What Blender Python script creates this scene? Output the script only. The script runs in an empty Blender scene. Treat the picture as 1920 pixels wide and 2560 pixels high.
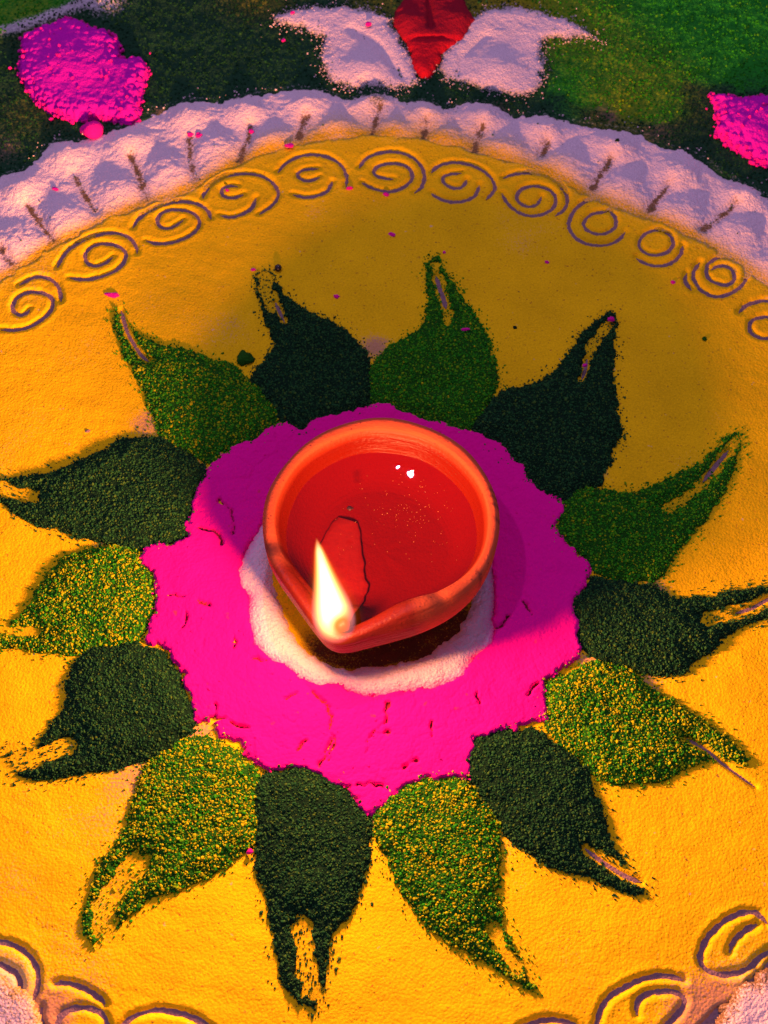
import bpy, math, random
import numpy as np
from mathutils import Vector, Matrix

# ------------------------------------------------------------------ camera, world, lamps, exposure
S = bpy.context.scene
COL = S.collection
rng = np.random.default_rng(7)
random.seed(7)
TILT = math.radians(28.0)
F = 1280 / math.tan(math.radians(22.5))
H = 0.36
K = 1.157                                  # traced unit -> photograph unit


def ray(px, py):
    x = (px - 960) / F
    y = -(py - 1280) / F
    return np.array([x, math.sin(TILT) + y * math.cos(TILT), -math.cos(TILT) + y * math.sin(TILT)])


OFF = None


def raw(px, py, z=0.0):
    px = np.asarray(px, float); py = np.asarray(py, float)
    x = (px - 960) / F
    y = -(py - 1280) / F
    dx = x; dy = math.sin(TILT) + y * math.cos(TILT); dz = -math.cos(TILT) + y * math.sin(TILT)
    t = (z - H) / dz
    return np.stack([dx * t, dy * t], -1)


RIM = 0.0275                                # height of the lamp's rim
OFF = raw(823 * K, 1119 * K, RIM)           # the lamp's centre is the world origin
CAM = Vector((-OFF[0], -OFF[1], H))


def gd(pts, z=0.0013):                      # traced outline -> metres on the ground
    a = np.array(pts, float)
    return raw(a[:, 0], a[:, 1], z) - OFF


def D(pts): return [(x * K, y * K) for x, y in pts]
def zm(x0, y0, pts, s=1.728): return [(x0 + x / s, y0 + y / s) for x, y in pts]
def A_(p): return zm(0, 0, p)
def B_(p): return zm(960, 0, p)
def C_(p): return zm(0, 600, p)
def Q_(p): return zm(960, 600, p)
def E_(p): return zm(0, 1300, p)
def F_(p): return zm(960, 1300, p)
def G_(p): return zm(0, 1900, p)
def H_(p): return zm(960, 1900, p)


cam_d = bpy.data.cameras.new('camera')
cam = bpy.data.objects.new('camera', cam_d)
COL.objects.link(cam)
S.camera = cam
cam.location = CAM
cam.rotation_euler = (TILT, 0, 0)
cam_d.sensor_fit = 'VERTICAL'
cam_d.sensor_height = 24
cam_d.lens = 12 / math.tan(math.radians(22.5))
cam_d.clip_start = 0.01
cam_d.clip_end = 20
cam_d.dof.use_dof = True
cam_d.dof.focus_distance = 0.375
cam_d.dof.aperture_fstop = cam_d.lens / 1.7

W = bpy.data.worlds.new('World')
S.world = W
W.use_nodes = True
bg = W.node_tree.nodes['Background']
bg.inputs[0].default_value = (0.55, 0.42, 0.84, 1)
bg.inputs[1].default_value = 0.31
S.view_settings.view_transform = 'Standard'
S.view_settings.look = 'None'
S.view_settings.gamma = 1
S.view_settings.exposure = 0.0
S.cycles.max_bounces = 8
S.cycles.transparent_max_bounces = 16
S.cycles.sample_clamp_indirect = 4
S.cycles.volume_bounces = 0
S.cycles.use_denoising = True


def lamp(name, loc, energy, col, radius):
    d = bpy.data.lights.new(name, 'POINT')
    d.energy = energy; d.color = col; d.shadow_soft_size = radius
    o = bpy.data.objects.new(name, d)
    o.location = loc
    COL.objects.link(o)
    return o


def mirror_point(px, py, z, dist):          # where a bulb hangs whose image is seen in the oil
    g = raw(px, py, z) - OFF
    p = Vector((g[0], g[1], z))
    d = (p - CAM).normalized()
    d.z = -d.z
    return p + d * dist


OILZ = 0.0168
lamp('ceiling_bulb', mirror_point(862 * K, 1003 * K, OILZ, 1.5), 7.0, (0.80, 0.62, 1.0), 0.0030)
lamp('ceiling_bulb', mirror_point(887 * K, 1024 * K, OILZ, 1.5), 6.0, (0.80, 0.62, 1.0), 0.0024)
lamp('ceiling_bulb', (-0.52, 0.16, 1.25), 8.0, (0.80, 0.60, 1.0), 0.02)



# ------------------------------------------------------------------ helpers
def lat(ix, iy, seed):
    h = (ix.astype(np.int64) * 374761393 + iy.astype(np.int64) * 668265263 + seed * 974711) & 0xffffffff
    h = ((h ^ (h >> 13)) * 1274126177) & 0xffffffff
    h = (h ^ (h >> 16)) & 0xffffff
    return h / float(0xffffff)


def noise(x, y, scale, seed=0):             # value noise, feature size in metres, 0..1
    X = x / scale; Y = y / scale
    ix = np.floor(X); iy = np.floor(Y)
    fx = X - ix; fy = Y - iy
    fx = fx * fx * (3 - 2 * fx); fy = fy * fy * (3 - 2 * fy)
    a = lat(ix, iy, seed); b = lat(ix + 1, iy, seed); c = lat(ix, iy + 1, seed); d = lat(ix + 1, iy + 1, seed)
    return (a * (1 - fx) + b * fx) * (1 - fy) + (c * (1 - fx) + d * fx) * fy


def fbm(x, y, scale, seed=0, octs=3):
    t = 0; amp = 1; n = 0
    for k in range(octs):
        t = t + amp * noise(x, y, scale / 2 ** k, seed + 17 * k); n += amp; amp *= .55
    return t / n


def seg_dist(x, y, P, closed):
    d = np.full(x.shape, 1e9)
    n = len(P)
    for i in range(n if closed else n - 1):
        a = P[i]; b = P[(i + 1) % n]
        ex, ey = b - a
        L = ex * ex + ey * ey + 1e-18
        t = np.clip(((x - a[0]) * ex + (y - a[1]) * ey) / L, 0, 1)
        q = (x - a[0] - t * ex) ** 2 + (y - a[1] - t * ey) ** 2
        d = np.minimum(d, q)
    return np.sqrt(d)


def inside(x, y, P):
    c = np.zeros(x.shape, bool)
    n = len(P)
    for i in range(n):
        x1, y1 = P[i]; x2, y2 = P[(i + 1) % n]
        if y1 == y2: continue
        k = ((y1 > y) != (y2 > y)) & (x < (x2 - x1) * (y - y1) / (y2 - y1) + x1)
        c ^= k
    return c


def sdf(x, y, P):                           # positive inside
    d = seg_dist(x, y, P, True)
    return np.where(inside(x, y, P), d, -d)


def chaikin(P, closed=True, it=2):
    P = np.asarray(P, float)
    for _ in range(it):
        if closed:
            N = np.roll(P, -1, 0)
            Q = np.empty((2 * len(P), 2)); Q[0::2] = .75 * P + .25 * N; Q[1::2] = .25 * P + .75 * N
        else:
            a = P[:-1]; b = P[1:]
            Q = np.empty((2 * len(a) + 2, 2)); Q[1:-1:2] = .75 * a + .25 * b; Q[2:-1:2] = .25 * a + .75 * b
            Q[0] = P[0]; Q[-1] = P[-1]
        P = Q
    return P


def mesh_np(name, V, Fc, smooth=True, attrs=None):   # V (n,3), Fc (m,3|4)
    me = bpy.data.meshes.new(name)
    k = Fc.shape[1]
    me.vertices.add(len(V)); me.vertices.foreach_set('co', V.astype(np.float32).ravel())
    me.loops.add(Fc.size); me.loops.foreach_set('vertex_index', Fc.astype(np.int32).ravel())
    me.polygons.add(len(Fc))
    me.polygons.foreach_set('loop_start', np.arange(0, Fc.size, k, dtype=np.int32))
    me.polygons.foreach_set('use_smooth', np.full(len(Fc), smooth))
    for an, av in (attrs or {}).items():
        at = me.attributes.new(an, 'FLOAT', 'POINT')
        at.data.foreach_set('value', np.asarray(av, np.float32))
    me.update(calc_edges=True)
    return me


def tag(o, label=None, cat=None, group=None, kind=None):
    for k, v in (('label', label), ('category', cat), ('group', group), ('kind', kind)):
        if v: o[k] = v
    return o


def link(name, me, mat, loc=(0, 0, 0), parent=None):
    o = bpy.data.objects.new(name, me)
    if mat: me.materials.append(mat)
    COL.objects.link(o)
    if parent:
        o.parent = parent
    o.location = loc
    return o


def world_mesh(name, V, Fc, mat, parent=None, smooth=True, attrs=None, loc=None):
    """V in world metres; the object's origin is put at loc (its base)."""
    if loc is None:
        loc = (V[:, 0].mean(), V[:, 1].mean(), V[:, 2].min()) if parent is None else None
    if parent is not None:
        base = np.array(parent.location); V = V - base
        return link(name, mesh_np(name, V, Fc, smooth, attrs), mat, (0, 0, 0), parent)
    loc = np.array(loc, float)
    return link(name, mesh_np(name, V - loc, Fc, smooth, attrs), mat, loc)


def grid(x0, x1, y0, y1, st):
    xs = np.arange(x0, x1 + st, st); ys = np.arange(y0, y1 + st, st)
    X, Y = np.meshgrid(xs, ys)
    return X, Y


def grid_mesh(X, Y, Z, keep):               # keep = per vertex bool: a quad stays when any corner does
    ny, nx = X.shape
    q = keep[:-1, :-1] | keep[1:, :-1] | keep[:-1, 1:] | keep[1:, 1:]
    idx = np.arange(nx * ny).reshape(ny, nx)
    Fc = np.stack([idx[:-1, :-1][q], idx[:-1, 1:][q], idx[1:, 1:][q], idx[1:, :-1][q]], 1)
    used = np.unique(Fc)
    mp = np.full(nx * ny, -1); mp[used] = np.arange(len(used))
    V = np.stack([X.ravel()[used], Y.ravel()[used], Z.ravel()[used]], 1)
    return V, mp[Fc], used


# ------------------------------------------------------------------ materials
class NT:
    def __init__(s, mat):
        s.t = mat.node_tree; s.n = s.t.nodes; s.l = s.t.links

    def node(s, typ, **kw):
        n = s.n.new(typ)
        for k, v in kw.items():
            if k.startswith('i_'):
                k = k[2:]; n.inputs[int(k) if k.isdigit() else k.replace('_', ' ')].default_value = v
            else: setattr(n, k, v)
        return n

    def link(s, a, b): s.l.new(a, b)

    def math(s, op, a, b=None, c=None, clamp=False):
        n = s.node('ShaderNodeMath', operation=op, use_clamp=clamp)
        for i, v in enumerate((a, b, c)):
            if v is None: continue
            if isinstance(v, (int, float)): n.inputs[i].default_value = v
            else: s.link(v, n.inputs[i])
        return n.outputs[0]

    def mix(s, f, a, b):
        n = s.node('ShaderNodeMix', data_type='RGBA')
        for i, v in ((0, f), (6, a), (7, b)):
            if isinstance(v, (int, float)): n.inputs[i].default_value = v
            elif isinstance(v, tuple): n.inputs[i].default_value = (*v[:3], 1)
            else: s.link(v, n.inputs[i])
        return n.outputs[2]


def powder(name, base, mixes=(), speck=0.2, gs=1.0, bump=0.5, rough=0.95, sheen=0.0, tone=None, specks=None):
    """base colour varied grain by grain; mixes = (attribute, colour, softness) of other powders, or painted shade, mixed in;
    tone = (attribute, colour0, colour1) for grains."""
    m = bpy.data.materials.new(name); m.use_nodes = True
    t = NT(m); b = t.n['Principled BSDF']
    b.inputs['Roughness'].default_value = rough
    b.inputs['Specular IOR Level'].default_value = 0.15
    tc = t.node('ShaderNodeNewGeometry').outputs['Position']
    n1 = t.node('ShaderNodeTexNoise', i_Scale=1500 / gs, i_Detail=3.0, i_Roughness=0.7); t.link(tc, n1.inputs['Vector'])
    n2 = t.node('ShaderNodeTexVoronoi', i_Scale=1100 / gs); t.link(tc, n2.inputs['Vector'])
    n3 = t.node('ShaderNodeTexNoise', i_Scale=55 / gs, i_Detail=3.0); t.link(tc, n3.inputs['Vector'])
    if tone:
        at = t.node('ShaderNodeAttribute', attribute_name=tone[0])
        cr = t.node('ShaderNodeValToRGB')
        el = cr.color_ramp.elements
        cols = tone[1]
        el[0].color = (*cols[0], 1); el[1].color = (*cols[-1], 1)
        for i, c in enumerate(cols[1:-1]):
            e = el.new((i + 1) / (len(cols) - 1)); e.color = (*c, 1)
        t.link(at.outputs['Fac'], cr.inputs[0])
        col = cr.outputs[0]
    else:
        rgb = t.node('ShaderNodeRGB'); rgb.outputs[0].default_value = (*base, 1); col = rgb.outputs[0]
    for an, c, soft in mixes:
        at = t.node('ShaderNodeAttribute', attribute_name=an)
        v = t.math('ADD', at.outputs['Fac'], t.math('MULTIPLY', t.math('SUBTRACT', n1.outputs[0], 0.5), 1.6))
        v = t.math('MULTIPLY', t.math('SUBTRACT', v, 0.5 - soft / 2), 1 / soft, clamp=True)
        v = t.math('MULTIPLY', v, t.math('MULTIPLY', at.outputs['Fac'], 6.0, clamp=True))
        col = t.mix(v, col, c)
    if specks:
        for c, thr, sc in specks:
            vn = t.node('ShaderNodeTexNoise', i_Scale=sc, i_Detail=2.0); t.link(tc, vn.inputs['Vector'])
            v = t.math('MULTIPLY', t.math('SUBTRACT', vn.outputs[0], thr), 14.0, clamp=True)
            col = t.mix(v, col, c)
    sp = t.math('ADD', t.math('MULTIPLY', t.math('SUBTRACT', n1.outputs[0], 0.5), speck * 2.2), t.math('MULTIPLY', t.math('SUBTRACT', n3.outputs[0], 0.5), speck))
    sp = t.math('ADD', sp, 1.0)
    hv = t.node('ShaderNodeHueSaturation'); t.link(sp, hv.inputs['Value']); t.link(col, hv.inputs['Color'])
    t.link(hv.outputs[0], b.inputs['Base Color'])
    h = t.math('SUBTRACT', n1.outputs[0], t.math('MULTIPLY', n2.outputs['Distance'], 0.7))
    bp = t.node('ShaderNodeBump', i_Strength=bump, i_Distance=0.0006 * gs)
    t.link(h, bp.inputs['Height']); t.link(bp.outputs[0], b.inputs['Normal'])
    return m


FLOORC = (0.30, 0.17, 0.19)
GRN_D = (0.004, 0.036, 0.013)
M_floor = powder('stone_floor', FLOORC, speck=.5, gs=2, bump=.3, specks=[((.12, .08, .1), .62, 900)])
M_yellow = powder('yellow_powder', (0.88, 0.53, 0.002), [('grn', (0.16, 0.20, 0.004), .5), ('wht', (0.72, 0.60, 0.50), .9), ('thin', (0.52, 0.26, 0.13), .3), ('shade_stain', (0.085, 0.022, 0.006), .8)],
                  speck=.40, bump=.34, specks=[((.50, .22, .01), .655, 900), ((.30, .16, .02), .72, 520), ((.75, .5, .25), .745, 420)])
M_white = powder('white_powder', (0.76, 0.58, 0.66), [('grn', (0.02, 0.07, 0.03), .45), ('yel', (0.62, 0.37, 0.01), .9), ('flr', (0.17, 0.10, 0.05), .35), ('pnk', (0.85, 0.02, 0.36), .9)],
                 speck=.16, bump=.8)
M_pink = powder('magenta_powder', (0.90, 0.0015, 0.31), [('crk', (0.18, 0.012, 0.03), .4)], speck=.10, bump=.45, gs=1.3, specks=[((.75, .02, .12), .70, 260)])
M_heap = powder('magenta_heap_powder', (0.60, 0.004, 0.44), [('crk', (0.18, 0.012, 0.03), .4)], speck=.12, bump=.6)
M_pinkc = powder('magenta_crumb', (0.72, 0.006, 0.32), speck=.1, bump=.5)
M_green = powder('green_background', (0.010, 0.052, 0.022), [('bright_green', (0.012, 0.22, 0.014), .8), ('yel', (0.30, 0.26, 0.006), 1.0), ('wht', (0.5, .45, .5), .5), ('flr', (0.14, 0.10, 0.07), .5)],
                 speck=.6, bump=.9, gs=1.5)
M_dark = powder('dark_green_powder', (.003, .022, .008), speck=.5, bump=.8)  # petal mounds darkened: shade between grains put into the colour
M_light = powder('light_green_powder', (0.012, 0.085, 0.004), speck=.5, bump=.8)
M_darkg = powder('dark_green_grains', GRN_D, speck=.25, bump=.3, tone=('tone', [(0.003, 0.030, 0.010), (0.012, 0.080, 0.022), (0.030, 0.115, 0.024), (0.08, 0.14, 0.012)]))
M_lightg = powder('light_green_grains', GRN_D, speck=.2, bump=.3, tone=('tone', [(0.008, 0.12, 0.006), (0.022, 0.27, 0.007), (0.10, 0.33, 0.004), (0.32, 0.36, 0.003), (0.52, 0.45, 0.004)]))
M_red = powder('crimson_powder', (0.42, 0.004, 0.018), [('drk', (0.20, 0.004, 0.02), .8)], speck=.3, bump=.5)
M_scratch = powder('bare_stone', (0.23, 0.135, 0.17), speck=.5, bump=.5)
M_bead = bpy.data.materials.new('black_seed'); M_bead.use_nodes = True
M_bead.node_tree.nodes['Principled BSDF'].inputs['Base Color'].default_value = (.012, .006, .010, 1)
M_bead.node_tree.nodes['Principled BSDF'].inputs['Roughness'].default_value = .3

# ------------------------------------------------------------------ traced outlines
DISC = D([(-120, 700), (-60, 640), (0, 600), (60, 565), (120, 525), (180, 498), (240, 468), (300, 443), (360, 425), (430, 398), (500, 358), (560, 332),
          (640, 310), (700, 298), (780, 290), (860, 292), (930, 300), (1000, 312), (1060, 335), (1130, 355), (1190, 375), (1240, 405), (1290, 428), (1340, 445),
          (1400, 470), (1450, 488), (1500, 510), (1545, 535), (1590, 560), (1659, 615), (1720, 680), (1800, 800), (1860, 1000), (1880, 1300), (1850, 1600), (1780, 1900),
          (1700, 2050), (1640, 2110), (1590, 2155), (1540, 2195), (1450, 2260), (1250, 2330), (850, 2360), (400, 2330), (180, 2270), (60, 2185), (0, 2120),
          (-90, 2000), (-170, 1800), (-220, 1500), (-220, 1200), (-190, 900)])
PINK_OUT = D([(590, 925), (620, 915), (650, 930), (700, 905), (760, 893), (790, 883), (820, 876), (870, 892), (950, 915), (1000, 933), (1055, 945), (1100, 978), (1128, 1010), (1155, 1040), (1175, 1070),
              (1205, 1080), (1215, 1110), (1200, 1150), (1230, 1190), (1270, 1215), (1272, 1240), (1250, 1280), (1235, 1310), (1245, 1360), (1250, 1420), (1230, 1435),
              (1180, 1470), (1175, 1500), (1185, 1555), (1140, 1560), (1110, 1575), (1070, 1580), (1020, 1600), (1010, 1640), (1015, 1680), (960, 1675), (920, 1680),
              (870, 1700), (830, 1740), (790, 1757), (765, 1730), (755, 1700), (720, 1690), (690, 1670), (640, 1660), (580, 1665), (550, 1640), (520, 1610), (480, 1590),
              (460, 1560), (430, 1560), (415, 1520), (400, 1460), (380, 1420), (355, 1395), (320, 1385), (330, 1350), (340, 1320), (335, 1280), (330, 1240), (305, 1210),
              (320, 1185), (345, 1175), (370, 1180), (410, 1165), (400, 1140), (415, 1110), (425, 1070), (440, 1040), (450, 1020), (480, 985), (520, 965), (560, 955)])
PINK_IN = D([(565, 1135), (540, 1180), (515, 1235), (522, 1270), (545, 1290), (540, 1330), (548, 1380), (575, 1420), (620, 1440), (650, 1465), (690, 1482), (740, 1485),
             (790, 1500), (830, 1500), (890, 1490), (940, 1485), (1000, 1462), (1020, 1420), (1060, 1390), (1062, 1340), (1068, 1290), (1060, 1210), (1040, 1120), (1000, 1050),
             (900, 1010), (780, 1005), (670, 1030), (600, 1080)])
WHITE_IN = D([(585, 1215), (598, 1290), (628, 1365), (670, 1418), (735, 1445), (850, 1440), (930, 1412), (990, 1365), (1020, 1300), (1025, 1220), (980, 1130), (880, 1080), (740, 1080), (640, 1130)])

PETALS = [
    # kind, outline, slits [(polyline, half width mm, floor?)], sparse [(polyline, half width mm)], yellow share (flame-lit petals tinted yellower), label
    ('light', C_([(505, 395), (530, 480), (565, 540), (600, 590), (625, 650), (640, 710), (660, 760), (685, 830), (740, 880), (800, 900), (850, 940), (905, 970), (950, 955), (990, 905),
                  (1060, 890), (1110, 870), (1170, 830), (1200, 790), (1200, 740), (1160, 690), (1120, 640), (1060, 600), (1020, 555), (960, 530), (900, 512), (850, 492), (800, 480), (740, 470),
                  (680, 455), (630, 430), (580, 395), (560, 378), (540, 385), (522, 330), (505, 290), (495, 340)]),
     [(C_([(522, 300), (535, 350), (550, 400), (580, 450), (605, 490), (640, 520)]), .9, 1)], [], .30,
     'light green powder petal at upper left, its tip pointing at a small pink crumb'),
    ('dark', C_([(1105, 160), (1150, 140), (1185, 155), (1205, 215), (1235, 250), (1280, 290), (1340, 320), (1400, 345), (1450, 370), (1500, 400), (1540, 440), (1570, 480), (1595, 520), (1590, 570),
                 (1600, 620), (1592, 680), (1600, 720), (1560, 745), (1450, 775), (1380, 800), (1310, 835), (1280, 830), (1260, 805), (1210, 790), (1190, 740), (1165, 700), (1120, 650), (1092, 610),
                 (1110, 560), (1150, 520), (1172, 480), (1192, 440), (1170, 400), (1150, 350), (1142, 300), (1120, 260), (1105, 200)]),
     [(C_([(1190, 265), (1205, 300), (1228, 350)]), .9, 1)], [(C_([(1145, 160), (1150, 230), (1185, 290)]), 2.6)], .05,
     'dark green powder petal above the lamp, with a black bead beside its tip'),
    ('light', Q_([(215, 70), (245, 100), (270, 150), (310, 190), (322, 240), (360, 290), (400, 340), (430, 390), (455, 440), (465, 500), (490, 560), (495, 620), (470, 680), (430, 740), (390, 800),
                  (360, 830), (310, 840), (250, 830), (150, 790), (60, 760), (0, 740), (-40, 720), (-62, 680), (-58, 620), (-62, 570), (-40, 530), (0, 490), (30, 455), (80, 440), (130, 410),
                  (175, 370), (190, 320), (200, 260), (182, 190), (190, 120)]),
     [(Q_([(225, 150), (240, 200), (255, 240), (268, 290)]), 1.1, 1)], [(Q_([(215, 110), (235, 170), (268, 300), (275, 350)]), 1.8)], .03,
     'mid green powder petal straight above the lamp rim with narrow slit tip'),
    ('dark', Q_([(985, 310), (1005, 360), (990, 420), (990, 480), (980, 540), (985, 600), (1000, 660), (1005, 720), (1015, 780), (1020, 830), (1010, 880), (985, 910), (980, 960), (940, 1010),
                 (950, 1060), (870, 1070), (830, 1090), (800, 1130), (760, 1125), (700, 1110), (640, 1090), (600, 1060), (590, 1020), (550, 970), (510, 940), (470, 900), (430, 870), (390, 840),
                 (372, 820), (400, 770), (450, 720), (490, 680), (520, 645), (560, 645), (620, 635), (680, 610), (740, 570), (780, 530), (810, 480), (840, 430), (880, 390), (920, 355), (960, 325)]),
     [(Q_([(880, 510), (870, 560), (855, 600)]), .8, 1)], [(Q_([(975, 360), (940, 400), (900, 440), (885, 500)]), 1.7)], .02,
     'very dark green powder petal at upper right, red crumb on its forked tip'),
    ('light', Q_([(1540, 850), (1532, 920), (1510, 990), (1480, 1050), (1450, 1100), (1420, 1160), (1370, 1220), (1330, 1270), (1285, 1320), (1245, 1380), (1210, 1445), (1150, 1475), (1050, 1480),
                  (970, 1465), (910, 1440), (880, 1390), (840, 1350), (800, 1330), (770, 1290), (745, 1240), (752, 1190), (775, 1140), (815, 1100), (860, 1070), (900, 1065), (960, 1090), (1050, 1100),
                  (1120, 1085), (1190, 1060), (1240, 1030), (1290, 1000), (1350, 980), (1400, 940), (1440, 900), (1475, 860), (1510, 838)]),
     [(Q_([(1490, 905), (1460, 940), (1420, 990), (1380, 1040)]), 1.0, 1)], [(Q_([(1520, 870), (1460, 950), (1380, 1050), (1300, 1120), (1230, 1160)]), 1.7)], .08,
     'mid green powder petal pointing to the right, long pale scratch in its tip'),
    ('dark', F_([(1645, 290), (1560, 300), (1480, 318), (1400, 340), (1330, 350), (1250, 342), (1190, 310), (1150, 280), (1050, 272), (970, 262), (910, 245), (880, 290), (840, 330), (810, 350),
                 (820, 400), (820, 460), (830, 530), (870, 560), (930, 600), (1000, 620), (1060, 650), (1110, 660), (1160, 675), (1230, 670), (1290, 650), (1350, 600), (1410, 570), (1450, 530),
                 (1500, 480), (1560, 450), (1610, 425), (1680, 410), (1720, 390), (1700, 340)]),
     [(F_([(1700, 320), (1640, 350), (1590, 380), (1520, 400)]), .8, 1)], [(F_([(1730, 330), (1640, 355), (1560, 390), (1480, 410), (1400, 430)]), 2.3)], .25,
     'olive dark green powder petal on the right, forked tip running off the picture edge'),
    ('light', F_([(850, 640), (870, 615), (920, 610), (980, 620), (1040, 640), (1110, 680), (1150, 720), (1200, 760), (1260, 790), (1320, 830), (1370, 860), (1420, 900), (1470, 940), (1520, 980),
                  (1560, 1030), (1575, 1065), (1530, 1050), (1470, 1025), (1410, 1045), (1350, 1042), (1290, 1080), (1230, 1100), (1150, 1130), (1060, 1140), (1000, 1140), (930, 1110), (880, 1070),
                  (850, 1030), (800, 1000), (760, 960), (720, 930), (700, 890), (705, 840), (690, 780), (680, 715), (730, 690), (790, 662)]),
     [(F_([(1310, 942), (1400, 990), (1450, 1040), (1520, 1090), (1605, 1150)]), .7, 1)], [], .66,
     'yellow green powder petal at lower right with a long bare scratch at its tip'),
    ('dark', F_([(365, 970), (420, 940), (470, 920), (530, 900), (590, 912), (640, 905), (700, 940), (750, 970), (800, 1010), (850, 1050), (880, 1110), (900, 1160), (925, 1210), (940, 1270),
                 (960, 1330), (975, 1385), (1000, 1425), (1040, 1490), (990, 1475), (1050, 1540), (1120, 1575), (1118, 1615), (1060, 1602), (1000, 1582), (940, 1567), (890, 1537), (840, 1527), (780, 1502),
                 (710, 1502), (660, 1467), (620, 1437), (590, 1402), (550, 1382), (520, 1337), (500, 1307), (480, 1267), (450, 1227), (420, 1197), (400, 1167), (370, 1127), (360, 1077), (352, 1020)]),
     [(F_([(870, 1417), (920, 1457), (980, 1497), (1040, 1537), (1110, 1562)]), .9, 1)], [(F_([(940, 1440), (1000, 1490), (1060, 1530)]), 1.5)], .10,
     'dark green powder petal at bottom right whose tip has a reddish bare scratch'),
    ('light', H_([(-35, 250), (-10, 190), (30, 140), (90, 110), (160, 90), (250, 80), (320, 85), (370, 110), (400, 150), (430, 190), (462, 215), (487, 260), (500, 320), (510, 380), (500, 450),
                  (490, 520), (485, 590), (500, 650), (510, 720), (530, 780), (570, 830), (600, 880), (612, 930), (645, 988), (600, 975), (530, 940), (490, 905), (430, 870), (370, 840), (310, 800),
                  (260, 770), (210, 740), (170, 690), (130, 640), (90, 590), (60, 530), (40, 470), (10, 410), (-20, 370), (-40, 320)]),
     [], [(H_([(470, 740), (520, 830), (570, 900)]), 2.0)], .60,
     'yellow green powder petal just right of the lowest pink point, tip frayed'),
    ('dark', G_([(1105, 90), (1150, 70), (1210, 50), (1280, 40), (1340, 45), (1400, 70), (1450, 100), (1500, 130), (1530, 180), (1570, 230), (1600, 265), (1602, 320), (1592, 380), (1590, 450),
                 (1570, 500), (1550, 560), (1540, 620), (1500, 670), (1450, 710), (1430, 760), (1412, 830), (1398, 900), (1392, 990), (1355, 1000), (1370, 1072), (1310, 1060), (1270, 1000), (1220, 960),
                 (1208, 900), (1200, 830), (1188, 760), (1165, 690), (1160, 620), (1160, 570), (1130, 510), (1110, 460), (1105, 380), (1110, 300), (1105, 200), (1100, 130)]),
     [], [(G_([(1310, 720), (1310, 790), (1318, 870), (1340, 950), (1345, 985)]), 2.9)], .12,
     'dark green powder petal pointing straight down at the bottom with gap in its tip'),
    ('light', G_([(590, 120), (620, 60), (670, -10), (730, -65), (800, -95), (880, -105), (940, -85), (1000, -50), (1060, -10), (1110, 50), (1103, 130), (1108, 240), (1108, 340), (1080, 390),
                  (1020, 420), (960, 460), (900, 500), (830, 530), (750, 560), (680, 580), (620, 612), (570, 650), (530, 690), (490, 735), (440, 742), (410, 785), (375, 762), (365, 700), (370, 640),
                  (380, 580), (410, 530), (420, 470), (450, 420), (500, 370), (540, 320), (555, 260), (565, 200), (580, 160)]),
     [], [(G_([(590, 450), (530, 520), (480, 580), (450, 640), (455, 720)]), 3.4)], .72,
     'yellow green powder petal at bottom left, its wide tip strewn with yellow'),
    ('dark', E_([(380, 562), (440, 550), (500, 540), (560, 535), (630, 545), (700, 570), (740, 620), (770, 670), (790, 720), (810, 790), (850, 850), (840, 910), (790, 950), (730, 990), (670, 1030),
                 (600, 1040), (520, 1070), (440, 1080), (360, 1095), (280, 1105), (200, 1118), (130, 1120), (70, 1085), (20, 1060), (0, 1010), (90, 1015), (150, 990), (190, 940), (240, 890), (280, 830),
                 (290, 760), (300, 690), (330, 620), (360, 580)]),
     [], [(E_([(290, 985), (220, 1005), (150, 1030), (60, 1055), (0, 1070)]), 2.6)], .14,
     'dark green powder petal at lower left, ragged tip reaching the picture edge'),
    ('light', E_([(430, 120), (500, 115), (570, 130), (620, 150), (640, 200), (655, 250), (670, 320), (670, 380), (640, 430), (630, 480), (600, 530), (540, 545), (460, 550), (400, 560), (330, 575),
                  (260, 580), (180, 570), (110, 560), (50, 555), (0, 565), (-60, 570), (-90, 500), (-60, 445), (0, 452), (80, 440), (110, 400), (140, 350), (160, 300), (200, 250), (240, 200),
                  (290, 160), (350, 140)]),
     [], [(E_([(160, 480), (80, 482), (0, 472), (-70, 470)]), 1.7)], .62,
     'yellow green powder petal on the left, tip cut by the picture edge'),
    ('dark', C_([(600, 855), (670, 850), (740, 880), (800, 920), (850, 960), (900, 990), (890, 1020), (860, 1060), (840, 1110), (850, 1160), (800, 1200), (820, 1260), (790, 1300), (730, 1310),
                 (670, 1310), (630, 1345), (600, 1335), (540, 1330), (480, 1312), (420, 1300), (350, 1280), (280, 1260), (220, 1240), (170, 1240), (120, 1210), (60, 1170), (20, 1140), (-40, 1120),
                 (-60, 1070), (-20, 1030), (60, 1040), (140, 1030), (220, 1010), (280, 990), (340, 960), (400, 930), (460, 900), (530, 870)]),
     [], [(C_([(140, 1108), (70, 1095), (0, 1075), (-60, 1070)]), 2.4)], .16,
     'broad dark green powder petal on the left, above the yellow green one'),
]

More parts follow.
